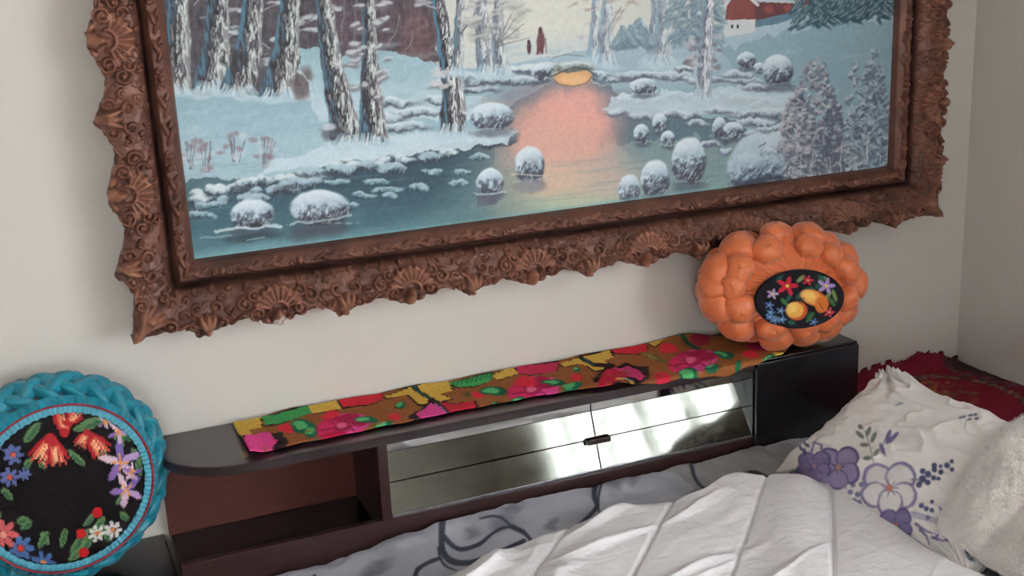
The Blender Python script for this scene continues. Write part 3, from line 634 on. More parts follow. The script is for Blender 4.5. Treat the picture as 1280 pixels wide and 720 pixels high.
rock(315, 268, 28, 19, .7, (74, 74, 78)); K.line([(268, 288), (300, 284), (350, 282)], 3.5, (190, 206, 212), .85, nz=3); K.line([(250, 297), (290, 294)], 2, (150, 176, 186), .8, nz=2)
K.blob(315, 296, 34, 5, (66, 74, 82), .7, -.1, .4, 2); K.line([(308, 300), (330, 296)], 1.6, (150, 172, 180), .8)
rock(400, 260, 38, 23, .62, (72, 68, 72)); K.line([(362, 280), (400, 276), (436, 270)], 3, (168, 188, 196), .8, nz=3); K.blob(392, 292, 34, 8, (84, 84, 92), .6, -.12, .6, 3)
K.shade(962, 206, 52, 42, [(206, 216, 222), (186, 202, 212), (168, 188, 200), (130, 148, 164), (160, 180, 192), (96, 108, 124), (76, 84, 98)], .25, 1, .7, .07, 1, None, 4)
K.shade(935, 214, 27, 24, [(206, 216, 222), (176, 196, 208), (130, 148, 164), (90, 100, 116), (74, 82, 96)], .3, 1, .6, .08, 1, None, 3)
K.shade(975, 188, 26, 22, [(214, 222, 226), (186, 202, 212), (140, 160, 176), (110, 124, 140)], .5, .8, .6, .15, .9, None, 4)
for i in range(60):
    x = R.uniform(918, 1005); y = R.uniform(175, 226)
    if y < 230-(x-906)*1.2: continue
    K.line([(x, y), (x-R.uniform(3, 8), y+R.uniform(3, 8))], R.uniform(1.2, 3), [(180, 198, 208), (206, 216, 220), (84, 94, 110)][i % 3], .6, nz=3)
K.blob(950, 226, 34, 6, (70, 76, 90), .8, -.15, .4, 4)
# frosted bushes
def bush(x, y0, y1, w_, cols, n, stems=8):
    for j in range(stems):
        xx = x+R.uniform(-.35, .35)*w_; K.line([(x+(xx-x)*1.6, y0+(y1-y0)*R.uniform(.2, .8)), (xx, y1)], 1.4, (168, 176, 184), .7, nz=2)
    for i in range(int(n*2.6)):
        q = R.uniform(0, 1)**.7; y = y0+(y1-y0)*q; r = w_*.5*(.25+.8*math.sin(min(q*1.9, 1.57))); xx = x+R.uniform(-r, r); k = int(R.integers(0, len(cols))); an = R.uniform(-1.2, 1.2)
        if i % 2: K.blob(xx+1, y+3, R.uniform(2, 4.5), R.uniform(1.5, 3), (92, 98, 114), .5, an, .5, 3)
        K.blob(xx, y, R.uniform(1.6, 4), R.uniform(1, 2), cols[k], .85, an, .4, 2)
    for j in range(stems): xx = x+R.uniform(-.3, .3)*w_; K.line([(xx+R.uniform(-3, 3), y1-R.uniform(15, 45)), (xx, y1)], 1.2, (196, 202, 206), .7, nz=2)
bush(1018, 72, 222, 74, [(176, 174, 180), (196, 198, 202), (150, 146, 158), (128, 136, 150)], 260)
bush(1040, 130, 215, 40, [(120, 124, 138), (100, 108, 124)], 60, 3); bush(995, 110, 190, 44, [(186, 184, 190), (160, 158, 168)], 70, 3)
bush(1066, 72, 212, 22, [(186, 194, 200), (150, 166, 178)], 70, 3); bush(1090, 62, 205, 42, [(150, 168, 180), (182, 192, 200), (112, 136, 152)], 180, 6)
for (x, y) in ((240, 195), (293, 185), (330, 192), (262, 200)):
    for j in range(9): xx = x+R.uniform(-14, 14); K.line([(x+(xx-x)*.4, y+16), (xx, y-R.uniform(8, 26))], 1.2, [(120, 104, 112), (170, 184, 192), (90, 96, 108)][j % 3], .7, nz=2)
    for j in range(12): K.blob(x+R.uniform(-14, 14), y+R.uniform(-20, 14), R.uniform(3, 6), R.uniform(2, 4), [(142, 118, 128), (190, 200, 206)][j % 2], .6, 0, .5, 3)
K.blob(413, 165, 12, 12, (90, 90, 98), .7, 0, .4, 5); K.blob(410, 158, 8, 5, (200, 210, 214), .8, 0, .4, 3)
K.line([(238, 325), (480, 291), (700, 261), (900, 234)], 4, (124, 164, 168), .55, nz=1, soft=1.5)
K.C = (K.C-.5)*1.12+.49
# soft edges, canvas grain
K.C += (fbm(K.C.shape[:2], 3, 2, 9)*.018)[..., None]
zrow = CZ0+np.arange(K.nv)*K.res; keep = np.concatenate([np.where(zrow < 1.72)[0], np.where(zrow >= 1.72)[0][::5]]); keep[-1] = K.nv-1
u = CX0+np.arange(K.nu)*K.res
relief = (K.C.mean(-1)-.5)*.0012
P = np.stack([np.broadcast_to(u, (len(keep), K.nu)), YC-relief[keep]-.004, np.broadcast_to(zrow[keep][:, None], (len(keep), K.nu))], -1)
PAINT_K = 1.0
link('canvas', grid_me('canvas', loc(P, pic), K.lincol(PAINT_K)[keep]), M_paint, pic)['label'] = 'snowy woodland stream painting with a glowing pink pool'

# ================================================================== SHELF CABINET ALONG THE WALL
TZ = .712; YF = -.25; SX0, SX1 = .2, 1.985
cab = thing('shelf_cabinet', 'long low dark mahogany shelf cabinet with mirrored doors against the wall', 'cabinet', (1.1, -.12, 0))
cl = lambda a: tuple(np.array(a)-np.array(cab.location))
def cbox(nm, lo, hi, mt, par=None, bevel=.002):
    return box(nm, cl(lo), cl(hi), mt, par or cab, bevel)
def rounded(y0, y1, x0, x1, ry, rx, n=16):
    pts = [(x1, y1), (x0, y1)]
    for i in range(n+1):
        a = math.pi/2*i/n; pts.append((x0+rx*(1-math.cos(a)), y0+ry*(1-math.sin(a))))
    pts.append((x1, y0)); return [(x-1.1, y+.12) for x, y in pts]
prism('top_board', rounded(YF-.008, -.002, SX0-.008, 1.655, .16, .17), TZ-.022, TZ, M_top, cab)
cbox('shelf_board', (SX0+.003, YF+.021, .445), (.652, -.002, .468), M_black)
cbox('back_panel', (SX0, -.018, .468), (.655, -.003, TZ-.022), M_back)
cbox('divider', (.652, YF, .503), (.676, YF+.021, TZ-.022), M_wood)
cbox('side_panel', (.6525, YF+.021, .445), (.6755, -.003, TZ-.022), M_wood)
cbox('base_rail', (SX0, YF, .0), (1.66, YF+.02, .503), M_wood)
cbox('plinth', (.26, YF+.03, .0), (1.95, -.01, .445), M_wood)
cbox('interior_back', (.68, -.02, .46), (1.655, -.004, TZ-.022), M_wood)
cbox('cupboard_floor', (.677, YF+.021, .46), (1.655, -.02, .475), M_wood)
end = cbox('end_cupboard', (1.658, YF+.004, .0), (SX1, -.003, TZ-.001), M_black, bevel=.003); end['label'] = 'black lacquered end section'
cbox('end_cupboard_door', (1.662, YF-.008, .47), (SX1-.004, YF+.003, TZ-.006), M_black)
# mirrored doors lean back a little; a narrow upright glass strip runs above them
TILT = math.radians(20)
M_strip = mat('clear_mirror_glass', rgb(226, 228, 228), .06, metal=1, vary=(7, .1, (1, 1, 3)))
def pane(nm, x0, x1, zb, zt, yb, tilt, mt, th=.004):
    me = box_me(nm, (x0, 0, 0), (x1, th, (zt-zb)/math.cos(tilt)), .0006, 1)
    o = link(nm, me, mt, cab, smooth=False); o.location = cl((0, yb, zb)); o.rotation_euler = (-tilt, 0, 0); return o
for (x0, x1) in ((.674, 1.2145), (1.2175, 1.6575)):
    zm = .580
    d1 = pane('mirror_door', x0, x1, .5105, zm-.0010, YF+.004, TILT, M_mirror)
    d2 = pane('mirror_door', x0, x1, zm+.0010, .6445, YF+.004+(zm-.5105)*math.tan(TILT), TILT, M_mirror)
    pane('glass_strip', x0, x1, .6450, .690, YF+.0530, 0, M_strip)
cbox('door_edge_trim', (.678, YF+.001, .5035), (1.654, YF+.012, .511), M_chrome, bevel=.001)
hd = cbox('door_handle', (1.187, YF+.012, .572), (1.250, YF+.036, .586), M_handle, bevel=.003)

# ================================================================== LOW NIGHT TABLE AT THE LEFT
nt_ = thing('night_table', 'low black glossy bedside table under the round teal cushion', 'table', (-.2, -.2, 0))
nl = lambda a: tuple(np.array(a)-np.array(nt_.location))
box('table_top', nl((-.52, -.42, .455)), nl((.19, -.004, .471)), M_black, nt_, .004)
box('table_body', nl((-.50, -.40, .05)), nl((.172, -.01, .455)), M_black, nt_, .003)
box('drawer', nl((-.48, -.412, .24)), nl((.15, -.401, .42)), M_black, nt_, .003)
box('plinth', nl((-.46, -.37, 0)), nl((.14, -.03, .05)), M_black, nt_, .002)

# ================================================================== BED
bed = thing('bed', 'upholstered bed base with mattress filling the corner beside the cabinet', 'bed', (1.5, -1.0, 0))
bl = lambda a: tuple(np.array(a)-np.array(bed.location))
box('mattress', bl((.40, -1.95, .20)), bl((2.55, -.262, .415)), M_matt, bed, .02)
box('mattress_extension', bl((1.99, -.262, .20)), bl((2.55, -.012, .415)), M_matt, bed, .008)
box('bed_base', bl((.42, -1.93, .0)), bl((2.54, -.27, .20)), M_wood, bed, .004)
# grey printed sheet
def smooth(pts, k=6):
    if len(pts) < 3: return pts
    p = [pts[0]]+list(pts)+[pts[-1]]; out = []
    for i in range(1, len(p)-2):
        for j in range(k):
            t = j/k; out.append(tuple(.5*((2*p[i][c])+(-p[i-1][c]+p[i+1][c])*t+(2*p[i-1][c]-5*p[i][c]+4*p[i+1][c]-p[i+2][c])*t*t+(-p[i-1][c]+3*p[i][c]-3*p[i+1][c]+p[i+2][c])*t**3) for c in (0, 1)))
    return out+[pts[-1]]
SH = Sheet((.38, -1.98, .465), (1, 0, 0), (0, 1, 0), 2.17, 1.72, .0035, 51)
SH.C[:] = np.array([172, 172, 182])/255.
SH.C *= (1+.07*fbm(SH.C.shape[:2], 30, 4, 3))[..., None]
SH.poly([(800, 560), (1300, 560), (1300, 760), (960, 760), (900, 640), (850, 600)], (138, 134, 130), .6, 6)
for (x, y, rx, ry) in ((630, 655, 14, 8), (770, 612, 10, 8), (790, 604, 6, 6), (690, 655, 8, 6), (590, 668, 10, 6), (470, 700, 20, 8), (640, 640, 12, 5), (1060, 650, 40, 14)):  # print blotches; the widest, last one paints the shade between quilt and pillow
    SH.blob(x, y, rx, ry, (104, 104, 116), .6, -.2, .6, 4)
dk = (58, 62, 76)
for pts, w_ in (([(554, 650), (552, 680), (562, 694), (590, 698), (622, 690), (655, 676)], 5), ([(556, 672), (575, 683), (600, 677), (620, 664), (642, 659)], 3.5),
               ([(548, 682), (552, 696), (570, 706)], 2.2), ([(518, 722), (520, 706), (532, 697), (548, 692)], 4), ([(745, 600), (743, 622), (746, 634), (732, 648), (720, 660)], 4.5),
               ([(757, 600), (749, 620), (748, 634), (752, 648)], 2.2), ([(779, 640), (790, 632), (803, 632), (812, 636)], 2.5), ([(864, 588), (872, 604), (886, 614)], 3),
               ([(640, 660), (656, 668), (668, 680)], 4), ([(424, 719), (438, 716), (452, 720)], 2.5), ([(380, 720), (386, 710), (392, 704)], 3), ([(930, 594), (945, 592), (965, 600)], 4),
               ([(640, 660), (625, 650), (600, 652)], 2), ([(1020, 630), (1050, 650), (1080, 676), (1120, 690)], 3)):
    SH.line(smooth(pts), w_*1.7, dk, .92, w_*.9, nz=.25, soft=.9)
hs = .006*fbm((SH.nv, SH.nu), 26, 4, 8)+.004*fbm((SH.nv, SH.nu), 60, 2, 18)
vy = -1.98+np.arange(SH.nv)*SH.res; ux = .38+np.arange(SH.nu)*SH.res
UX, VY = np.meshgrid(ux, vy)
edge = np.exp(-((VY+.27)/.05)**2)*(.008+.012*np.abs(fbm((SH.nv, SH.nu), 30, 3, 77)))
Zs = .4655+hs*.8+edge
Zs -= .040*sstep(.95, .40, UX)
Zs = np.maximum(Zs, .420)
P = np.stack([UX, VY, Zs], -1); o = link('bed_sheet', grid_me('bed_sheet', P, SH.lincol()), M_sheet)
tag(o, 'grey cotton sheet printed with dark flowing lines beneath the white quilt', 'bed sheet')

# white quilt
nq, mq = 420, 420
s_ = np.linspace(0, 1, nq); t_ = np.linspace(0, 1, mq)
ek = np.array([(.30, -.74), (.50, -.63), (.672, -.542), (.80, -.505), (.95, -.46), (1.08, -.435), (1.18, -.425), (1.30, -.445), (1.40, -.43), (1.48, -.425), (1.56, -.46), (1.605, -.54)])
ss = np.linspace(0, 1, len(ek)); ex = np.interp(s_, ss, ek[:, 0]); ey = np.interp(s_, ss, ek[:, 1])
ker = np.hanning(21); ker /= ker.sum()
ex = np.convolve(np.pad(ex, 10, 'edge'), ker, 'valid'); ey = np.convolve(np.pad(ey, 10, 'edge'), ker, 'valid')
S2, T2 = np.meshgrid(s_, t_)
px_ = ex[None, :]*(1-T2)+(.18+1.60*S2)*T2; py_ = ey[None, :]*(1-T2)+(-2.0)*T2
px_ += .03*np.sin(T2*14)*(S2**6)
def qnoise(sc, o_, sd): return bilin(fbm((500, 500), sc, o_, sd), (py_+2.2)/1.9*499, (px_-.1)/1.8*499)
# channel seams
d = np.full(px_.shape, 9.)
for (a, b_) in (((839, 628), (787, 722)), ((701, 668), (664, 722)), ((950, 620), (908, 722)), ((1040, 640), (1042, 722))):
    A = on_z(*a, .5)[:2]; B = on_z(*b_, .5)[:2]; u_ = (B-A)/np.linalg.norm(B-A)
    dd = np.abs((px_-A[0])*u_[1]-(py_-A[1])*u_[0]); d = np.minimum(d, dd)
seam = np.exp(-(d/.005)**2); puffq = 1-np.exp(-(d/.05)**2)
smooth_zone = sstep(1.36, 1.46, px_-.15*(py_+.6))
def aniso(th, al, ac, o_, sd):
    a = px_*math.cos(th)+py_*math.sin(th)+3; b2 = -px_*math.sin(th)+py_*math.cos(th)+4
    b2 = b2+.035*qnoise(80, 2, sd+50); return bilin(fbm((640, 640), 16, o_, sd), b2/ac*8, a/al*8)
def rdg(*a): return (1-np.clip(np.abs(aniso(*a))*1.6, 0, 1))**2
rid = .0150*rdg(.28, .22, .042, 2, 41)+.0130*rdg(.12, .16, .030, 2, 43)+.0085*rdg(.70, .12, .028, 2, 44)+.0060*rdg(-.35, .10, .022, 2, 46)
z = .497+.013*puffq+(1.2*rid-.015)*(1-.8*smooth_zone)*(.35+.65*puffq)+.0030*qnoise(26, 4, 31)*(1-.6*smooth_zone)-.008*seam+.014*qnoise(120, 2, 12)
z += .012*smooth_zone
edgef = np.minimum(T2*mq/9., 1)*np.minimum((1-S2)*nq/9., 1); roll = np.sqrt(np.clip(1-(1-np.clip(edgef, 0, 1))**2, 0, 1))
z = .474+(z-.474)*roll
P = np.stack([px_, py_, z], -1); o = link('quilt', grid_me('quilt', P), M_quilt)
tag(o, 'crumpled white quilt with stitched channels spread over the grey sheet', 'quilt')

# ================================================================== FLORAL PILLOW
def pillow(name, c, L_, W_, Th, tilt, yaw, mt, sheet=None, seed=1, n=150, ear=None, m_=None):
    """long axis ~ world Y, short axis tilted up to the right wall; returns object"""
    u = np.linspace(-1, 1, n); U_, V_ = np.meshgrid(u, u)
    ax = np.array([math.cos(tilt), 0, math.sin(tilt)]); ay = np.array([0, -1., 0]); az = np.array([-math.sin(tilt), 0, math.cos(tilt)])
    Rz = np.array([[math.cos(yaw), -math.sin(yaw), 0], [math.sin(yaw), math.cos(yaw), 0], [0, 0, 1]])
    ax, ay, az = Rz@ax, Rz@ay, Rz@az
    # sides pull in between the corners
    uu = U_*(1-.07*(1-V_**2)*np.abs(U_)**3); vv = V_*(1-.09*(1-U_**2)*np.abs(V_)**3)
    prof = (np.clip(1-np.abs(U_)**2.6, 0, 1)*np.clip(1-np.abs(V_)**2.6, 0, 1))**.42
    nz = fbm((n, n), n*.2, 4, seed); nz2 = 1-np.abs(fbm((n, n), n*.16, 3, seed+5))
    # creases radiating from the corners
    cr = 0
    for cx, cy in ((-1, -1), (1, -1), (-1, 1), (1, 1)):
        rr = np.hypot(U_-cx, V_-cy); a = np.arctan2(V_-cy, U_-cx); cr = cr+.02*np.exp(-(rr/.45)**2)*np.sin(a*22+cx*2+nz)*np.clip(rr*4, 0, 1)
    top = prof*Th*.5*(1+.06*nz)+cr*.5*np.clip(prof*3, 0, 1)+.004*nz+.007*nz2**3
    wv = .01*np.sin(U_*9+1)*(1-prof)
    base = c+uu[..., None]*L_/2*ay+vv[..., None]*W_/2*ax+wv[..., None]*az
    return base+top[..., None]*az, base-(prof*Th*.5)[..., None]*az, (ax, ay, az), U_, V_
tilt = math.radians(28)
pc = np.array([1.80, -.72, .580])
Pt, Pb, (ax, ay, az), PU, PV = pillow('pillow', pc, .64, .40, .15, tilt, math.radians(2), None, seed=3, n=260)
# ruffled ear at the far upper corner
earw = np.exp(-(((PU+1)**2+(PV-1)**2)/.09)); Pt = Pt+(earw*.012)[..., None]*np.array([0, .3, 1.]); Pb = Pb+(earw*.012)[..., None]*np.array([0, .3, 1.])
ea = np.arctan2(PV-.8, PU+.8); Pt = Pt+(np.exp(-(((PU+.9)**2+(PV-.85)**2)/.06))*.012*np.sin(ea*9))[..., None]*az
# print on the case: drawn on the plane of its upper face
O = pc+az*.06-ay*.40-ax*.32
FP = Sheet(O, ay, ax, .80, .64, .0022, 61)
FP.C[:] = np.array([226, 220, 216])/255.
lil = (128, 116, 156); lil2 = (150, 138, 172); drk = (78, 72, 112); olive = (128, 130, 118); blu = (66, 70, 110)
def leaf(x, y, dx, dy, w_, col, a=.95):
    L2 = math.hypot(dx, dy); FP.blob(x+dx/2, y+dy/2, L2/2, w_/2, col, a, math.atan2(dy, dx), .2)
    FP.line([(x, y), (x+dx, y+dy)], .8, drk, .5)
def pansy(x, y, r, fill, rim, a=1):
    for k, (dx, dy, rr) in enumerate(((-.55, -.45, .62), (.5, -.5, .64), (-.7, .3, .55), (.62, .35, .58), (0, .7, .55))):
        FP.blob(x+dx*r, y+dy*r, rr*r*1.06, rr*r*1.06, rim, a, 0, .06, 1.5); FP.blob(x+dx*r*.93, y+dy*r*.93, rr*r*.9, rr*r*.9, fill, a, 0, .12, 1.5)
    for j in range(7): q = j*.9; FP.line([(x, y), (x+math.cos(q)*r*.38, y+math.sin(q)*r*.38)], 1.3, drk, .7)
    FP.blob(x, y, r*.14, r*.16, (196, 128, 104), .95)
pansy(1048, 584, 22, lil2, (96, 86, 128)); pansy(1018, 583, 17, lil, (92, 84, 124))
FP.line([(1017, 590), (1014, 565), (1018, 553), (1027, 556), (1026, 570)], 3, lil, .9); pansy(1112, 610, 28, (222, 217, 216), lil); pansy(1120, 656, 17, lil, (96, 86, 128))
FP.blob(1016, 610, 10, 7, drk, .8, .6, .3); FP.blob(994, 594, 7, 8, (96, 92, 130), .7, 0, .3, 2); FP.poly([(1005, 590), (1060, 600), (1058, 612), (1030, 604), (1005, 600)], lil2, .7, 2)
FP.line([(1093, 582), (1088, 560), (1082, 540), (1077, 534)], 1.3, olive, .9)
for (x, y, dx, dy) in ((1080, 548, -10, -9), (1083, 545, 5, -12), (1086, 556, -11, 0), (1089, 553, 6, -13), (1090, 572, -11, 1), (1092, 570, 7, -9), (1078, 536, -5, -5)): leaf(x, y, dx, dy, 5.5, olive)
FP.line([(1107, 570), (1103, 558), (1110, 540)], 1.2, drk, .8)
for (x, y, dx, dy) in ((1105, 568, -5, -14), (1108, 555, 5, -18), (1110, 554, 13, -14)): leaf(x, y, dx, dy, 5.5, (110, 102, 142))
for (x, y, r) in ((1153, 589, 3.6), (1160, 593, 4), (1153, 599, 4.6), (1168, 582, 3.4), (1168, 587, 3.4), (1176, 590, 3.2), (1184, 582, 3.6), (1190, 577, 2.6), (1190, 587, 2.8), (1167, 597, 3.2), (1160, 603, 3.6), (1149, 606, 3.8), (1176, 583, 2.2), (1173, 598, 2.6),
                  (1152, 632, 3.4), (1158, 636, 3.2), (1165, 627, 2.6), (1165, 638, 2.8), (1160, 647, 3)): FP.blob(x, y, r, r, blu, .9, 0, .2, .5)
FP.line([(1140, 599), (1150, 600)], 3, olive, .7)
for pts in ([(1145, 655), (1158, 664), (1172, 668)], [(1150, 662), (1158, 670), (1162, 682)], [(1165, 672), (1180, 676), (1198, 670)], [(1170, 672), (1176, 662), (1182, 655)]): FP.line(pts, 4, (110, 100, 140), .85, 1)
FP.poly([(1173, 633), (1186, 640), (1200, 652), (1190, 660), (1178, 648)], lil, .85, 1); FP.poly([(1140, 638), (1176, 650), (1210, 664), (1206, 668), (1170, 656), (1140, 646)], (150, 142, 172), .6, 1)
FP.line([(1208, 664), (1211, 674), (1216, 676)], 4, (74, 96, 104), .8); FP.line([(1207, 688), (1211, 698), (1217, 700)], 4, (74, 96, 104), .8)
for (x, y) in ((1205, 521), (1213, 519), (1219, 518), (1221, 523), (1201, 522), (1212, 524)): FP.blob(x, y, 3, 1.6, (96, 104, 122), .8, -.3, .3)
FP.line([(1208, 524), (1206, 534)], 1, (130, 134, 146), .8); FP.blob(1124, 505, 6, 1.6, (120, 124, 138), .7, -.3, .3)
for (x, y, a_) in ((1071, 468, .8), (1076, 473, .6), (1079, 477, .4), (1014, 516, -.2), (1004, 548, 1.2), (1001, 560, 1), (1008, 556, .6), (1018, 534, 0), (1024, 532, .5), (1006, 565, 1.4)): FP.blob(x, y, 5, 2, (84, 84, 116), .85, a_, .3)
for (x, y) in ((1066, 606), (1063, 615), (1072, 618), (1074, 628), (1068, 626), (1077, 606)): FP.blob(x, y, 3.4, 3.4, (96, 96, 138), .8, 0, .3)
def sample(SHT, P):
    q = P-SHT.O; return bilin(SHT.C, (q@SHT.V)/SHT.res, (q@SHT.U)/SHT.res)
q = Pt-CAM; tt = ((FP.O-CAM)@FP.n)/(q@FP.n); onp = CAM+q*tt[..., None]     # nearest print point along the case
# keep the print where the face bulges only a little away from the plane
ct = lin(sample(FP, Pt*0.0+onp)); plain = lin(np.array([226, 220, 216])/255.)
n_ = Pt.shape[0]
P2 = np.concatenate([Pt, Pb[::-1]], 0); c2 = np.concatenate([ct, np.broadcast_to(plain, ct.shape)], 0)
o = link('pillow', grid_me('pillow', P2, c2, flip=True), M_pillow); tag(o, 'white pillow printed with purple pansies leaning at the head of the bed', 'pillow')

# second pillow peeking out below, plain supporting pillow behind
Pt2, Pb2, _, U2, V2 = pillow('pillow', np.array([2.00, -1.31, .572]), .50, .52, .14, math.radians(6), math.radians(-8), None, seed=9, n=220)
cc = np.broadcast_to(np.array([222, 218, 216])/255., Pt2.shape).copy()
g = np.random.default_rng(4)
for i in range(150):
    k5 = i//6; gg = np.random.default_rng(100+k5); a0, b0 = gg.uniform(-.9, .9, 2); a, b_ = a0+g.normal(0, .05), b0+g.normal(0, .05); th5 = g.uniform(0, 3)
    m_ = np.hypot(((U2-a)*math.cos(th5)+(V2-b_)*math.sin(th5))/2.2, -(U2-a)*math.sin(th5)+(V2-b_)*math.cos(th5)) < .017; cc[m_] = np.array([(120, 110, 160), (96, 104, 140), (150, 142, 180)][i % 3])/255.
o = link('pillow', grid_me('pillow', np.concatenate([Pt2, Pb2[::-1]], 0), lin(np.concatenate([cc, cc*0+np.array([222, 218, 216])/255.], 0)), flip=True), M_pillow)
tag(o, 'flat lilac-sprigged pillow lying under the plush throw at the picture edge', 'pillow')
# plush throw over the pillow's right side
n = 200
u = np.linspace(0, 1, n); A_, B_ = np.meshgrid(u, u)      # A along the bed's width towards the viewer, B up over the pillow
U_ = .66-.30*B_+(.95+.30*B_)*A_; V_ = -.80+2.3*B_
Uc = np.clip(U_, -1, 1); Vc = np.clip(V_, -1, 1)
prof = (np.clip(1-np.abs(Uc*.97)**2.6, 0, 1)*np.clip(1-np.abs(Vc*.97)**2.6, 0, 1))**.42
Q = pc+(U_*.32)[..., None]*ay+(V_*.20)[..., None]*ax+(prof*.078+.030+.010*fbm((n, n), 50, 3, 6)+.0025*fbm((n, n), 5, 2, 7)*sstep(0, .1, np.minimum(np.minimum(A_, 1-A_), np.minimum(B_, 1-B_))))[..., None]*az
edge_ = sstep(.05, 0, A_)+sstep(.06, 0, B_); Q -= (edge_*.018)[..., None]*az
xx, yy, zz = Q[..., 0], Q[..., 1], np.maximum(Q[..., 2], .50)
zz = zz-np.clip(V_-1, 0, None)*.16
throw = link('plush_throw', grid_me('plush_throw', np.stack([xx, yy, zz], -1)), M_fluff)
tag(throw, 'fluffy white plush throw draped over the right end of the pillows', 'blanket')
sd = throw.modifiers.new('thick', 'SOLIDIFY'); sd.thickness = .02; sd.offset = -1
# pile: short fibres
g = np.random.default_rng(8); k = 26000
iu = g.integers(1, n-2, k); iv = g.integers(1, n-2, k)
B0 = np.stack([xx[iv, iu], yy[iv, iu], zz[iv, iu]], -1)+g.normal(0, .0012, (k, 3))
dirs = np.stack([-.45+g.normal(0, .45, k), g.normal(0, .5, k), .8+g.normal(0, .2, k)], -1); dirs /= np.linalg.norm(dirs, axis=1)[:, None]
ln = g.uniform(.007, .014, k)[:, None]; sd_ = np.cross(dirs, g.normal(0, 1, (k, 3))); sd_ /= np.linalg.norm(sd_, axis=1)[:, None]; sd_ *= .0007
V = np.stack([B0-sd_, B0+sd_, B0+dirs*ln], 1).reshape(-1, 3)
me = bpy.data.meshes.new('pile'); me.vertices.add(3*k); me.vertices.foreach_set('co', V.reshape(-1).astype(np.float32))
me.loops.add(3*k); me.loops.foreach_set('vertex_index', np.arange(3*k, dtype=np.int32)); me.polygons.add(k)
me.polygons.foreach_set('loop_start', (np.arange(k)*3).astype(np.int32)); me.polygons.foreach_set('loop_total', np.full(k, 3, np.int32)); me.update(calc_edges=True)
o = link('pile', me, M_fluff, throw, smooth=False); o['kind'] = 'stuff'

# ================================================================== RED RUG IN THE CORNER
RZ = .486
RG = Sheet((1.99, -.62, RZ), (1, 0, 0), (0, 1, 0), .565, .616, .003, 71)
RG.C[:] = np.array([120, 34, 50])/255.
RG.C *= (1+.12*fbm(RG.C.shape[:2], 20, 4, 2))[..., None]
arc = [(1098, 492), (1106, 484), (1128, 475), (1165, 470), (1205, 472), (1240, 480), (1268, 492), (1290, 508)]
RG.poly(arc+[(1290, 560), (1098, 560)], (132, 36, 54), 1, 2)
for i in range(len(arc)-1):
    for j in range(26):
        f_ = R.uniform(0, 1); x = arc[i][0]*(1-f_)+arc[i+1][0]*f_; y = arc[i][1]*(1-f_)+arc[i+1][1]*f_
        RG.blob(x, y+R.uniform(-1.5, 2.5), R.uniform(1.5, 4), 1.2, [(126, 118, 96), (92, 84, 62), (150, 110, 84), (70, 60, 56)][j % 4], .8, 0, .4)
for j in range(150):
    x = R.uniform(1108, 1185); y = 478+R.uniform(0, 1)*(22+(x-1108)*.1); RG.blob(x, y, R.uniform(2, 5), R.uniform(1, 2.2), [(166, 88, 62), (188, 112, 80), (110, 48, 48), (120, 96, 60)][j % 4], .75, 0, .4, 1)
for j in range(60):
    x = R.uniform(1170, 1225); y = R.uniform(478, 505); RG.blob(x, y, R.uniform(2, 5), R.uniform(1, 2), [(136, 100, 62), (156, 52, 62), (110, 84, 56)][j % 3], .55, 0, .4, 1)
RG.poly([(1190, 449), (1206, 450), (1290, 480), (1290, 487), (1250, 475), (1200, 461), (1180, 458)], (58, 50, 50), .8, 2)
for j in range(40): x = R.uniform(1180, 1270); RG.blob(x, 455+(x-1180)*.28+R.uniform(0, 6), 3, 1.4, [(92, 92, 84), (60, 40, 46), (110, 100, 90)][j % 3], .6, 0, .4)
ux = 1.99+np.arange(RG.nu)*.003; vy = -.62+np.arange(RG.nv)*.003; UX, VY = np.meshgrid(ux, vy)
prof = np.interp(ux, [1.99, 2.15, 2.22, 2.30, 2.36, 2.40, 2.43, 2.47, 2.52, 2.555], [.012, .024, .022, .030, .034, .050, .040, .034, .010, .0])
Zr = RZ+.004*fbm(UX.shape, 30, 4, 3)+prof[None, :]*sstep(-.05, -.012, VY)+(.004*np.abs(np.sin(ux*240))*sstep(-.02, -.01, -0.0*ux-.005))[None, :]*sstep(-.02, -.01, VY)
YY = np.where(VY > -.012, -.010+.004*fbm(UX.shape, 8, 2, 5), VY)
o = link('rug', grid_me('rug', np.stack([UX, YY, Zr], -1), RG.lincol()), M_rug); tag(o, 'dark red patterned wool rug folded into the corner behind the pillows', 'rug')
sd = o.modifiers.new('thick', 'SOLIDIFY'); sd.thickness = .012; sd.offset = -1
# fringe on the raised edge
fr = [] ; g = np.random.default_rng(2); V = []; Fc = []
for i in range(150):
    x = g.uniform(2.0, 2.5); z = float(np.interp(x, ux, prof))+RZ; h_ = g.uniform(.003, .009); k0 = len(V)
    V += [(x-.002, -.008, z-.004), (x+.002, -.008, z-.004), (x+g.uniform(-.003, .003), -.006, z+h_)]; Fc.append((k0, k0+1, k0+2))
me = bpy.data.meshes.new('fringe'); me.from_pydata(V, [], Fc); set_col(me, np.tile(lin(np.array([120, 34, 50])/255.), (len(V), 1)))
f2 = link('fringe', me, M_rug, o, smooth=False); f2['kind'] = 'stuff'

# ================================================================== WOVEN RUNNER ON THE CABINET
RN = Sheet((.34, -.31, TZ+.004), (1, 0, 0), (0, 1, 0), 1.50, .32, .0025, 81)
brn = (150, 92, 52); RN.C[:] = np.array(brn)/255.
yel = (214, 174, 78); blk = (44, 26, 30)
def BL(pts, col): RN.poly(pts, blk, 1, 0); cx = sum(p[0] for p in pts)/len(pts); cy = sum(p[1] for p in pts)/len(pts); RN.poly([(cx+(x-cx)*.96, cy+(y-cy)*.84) for x, y in pts], col, 1, 0)
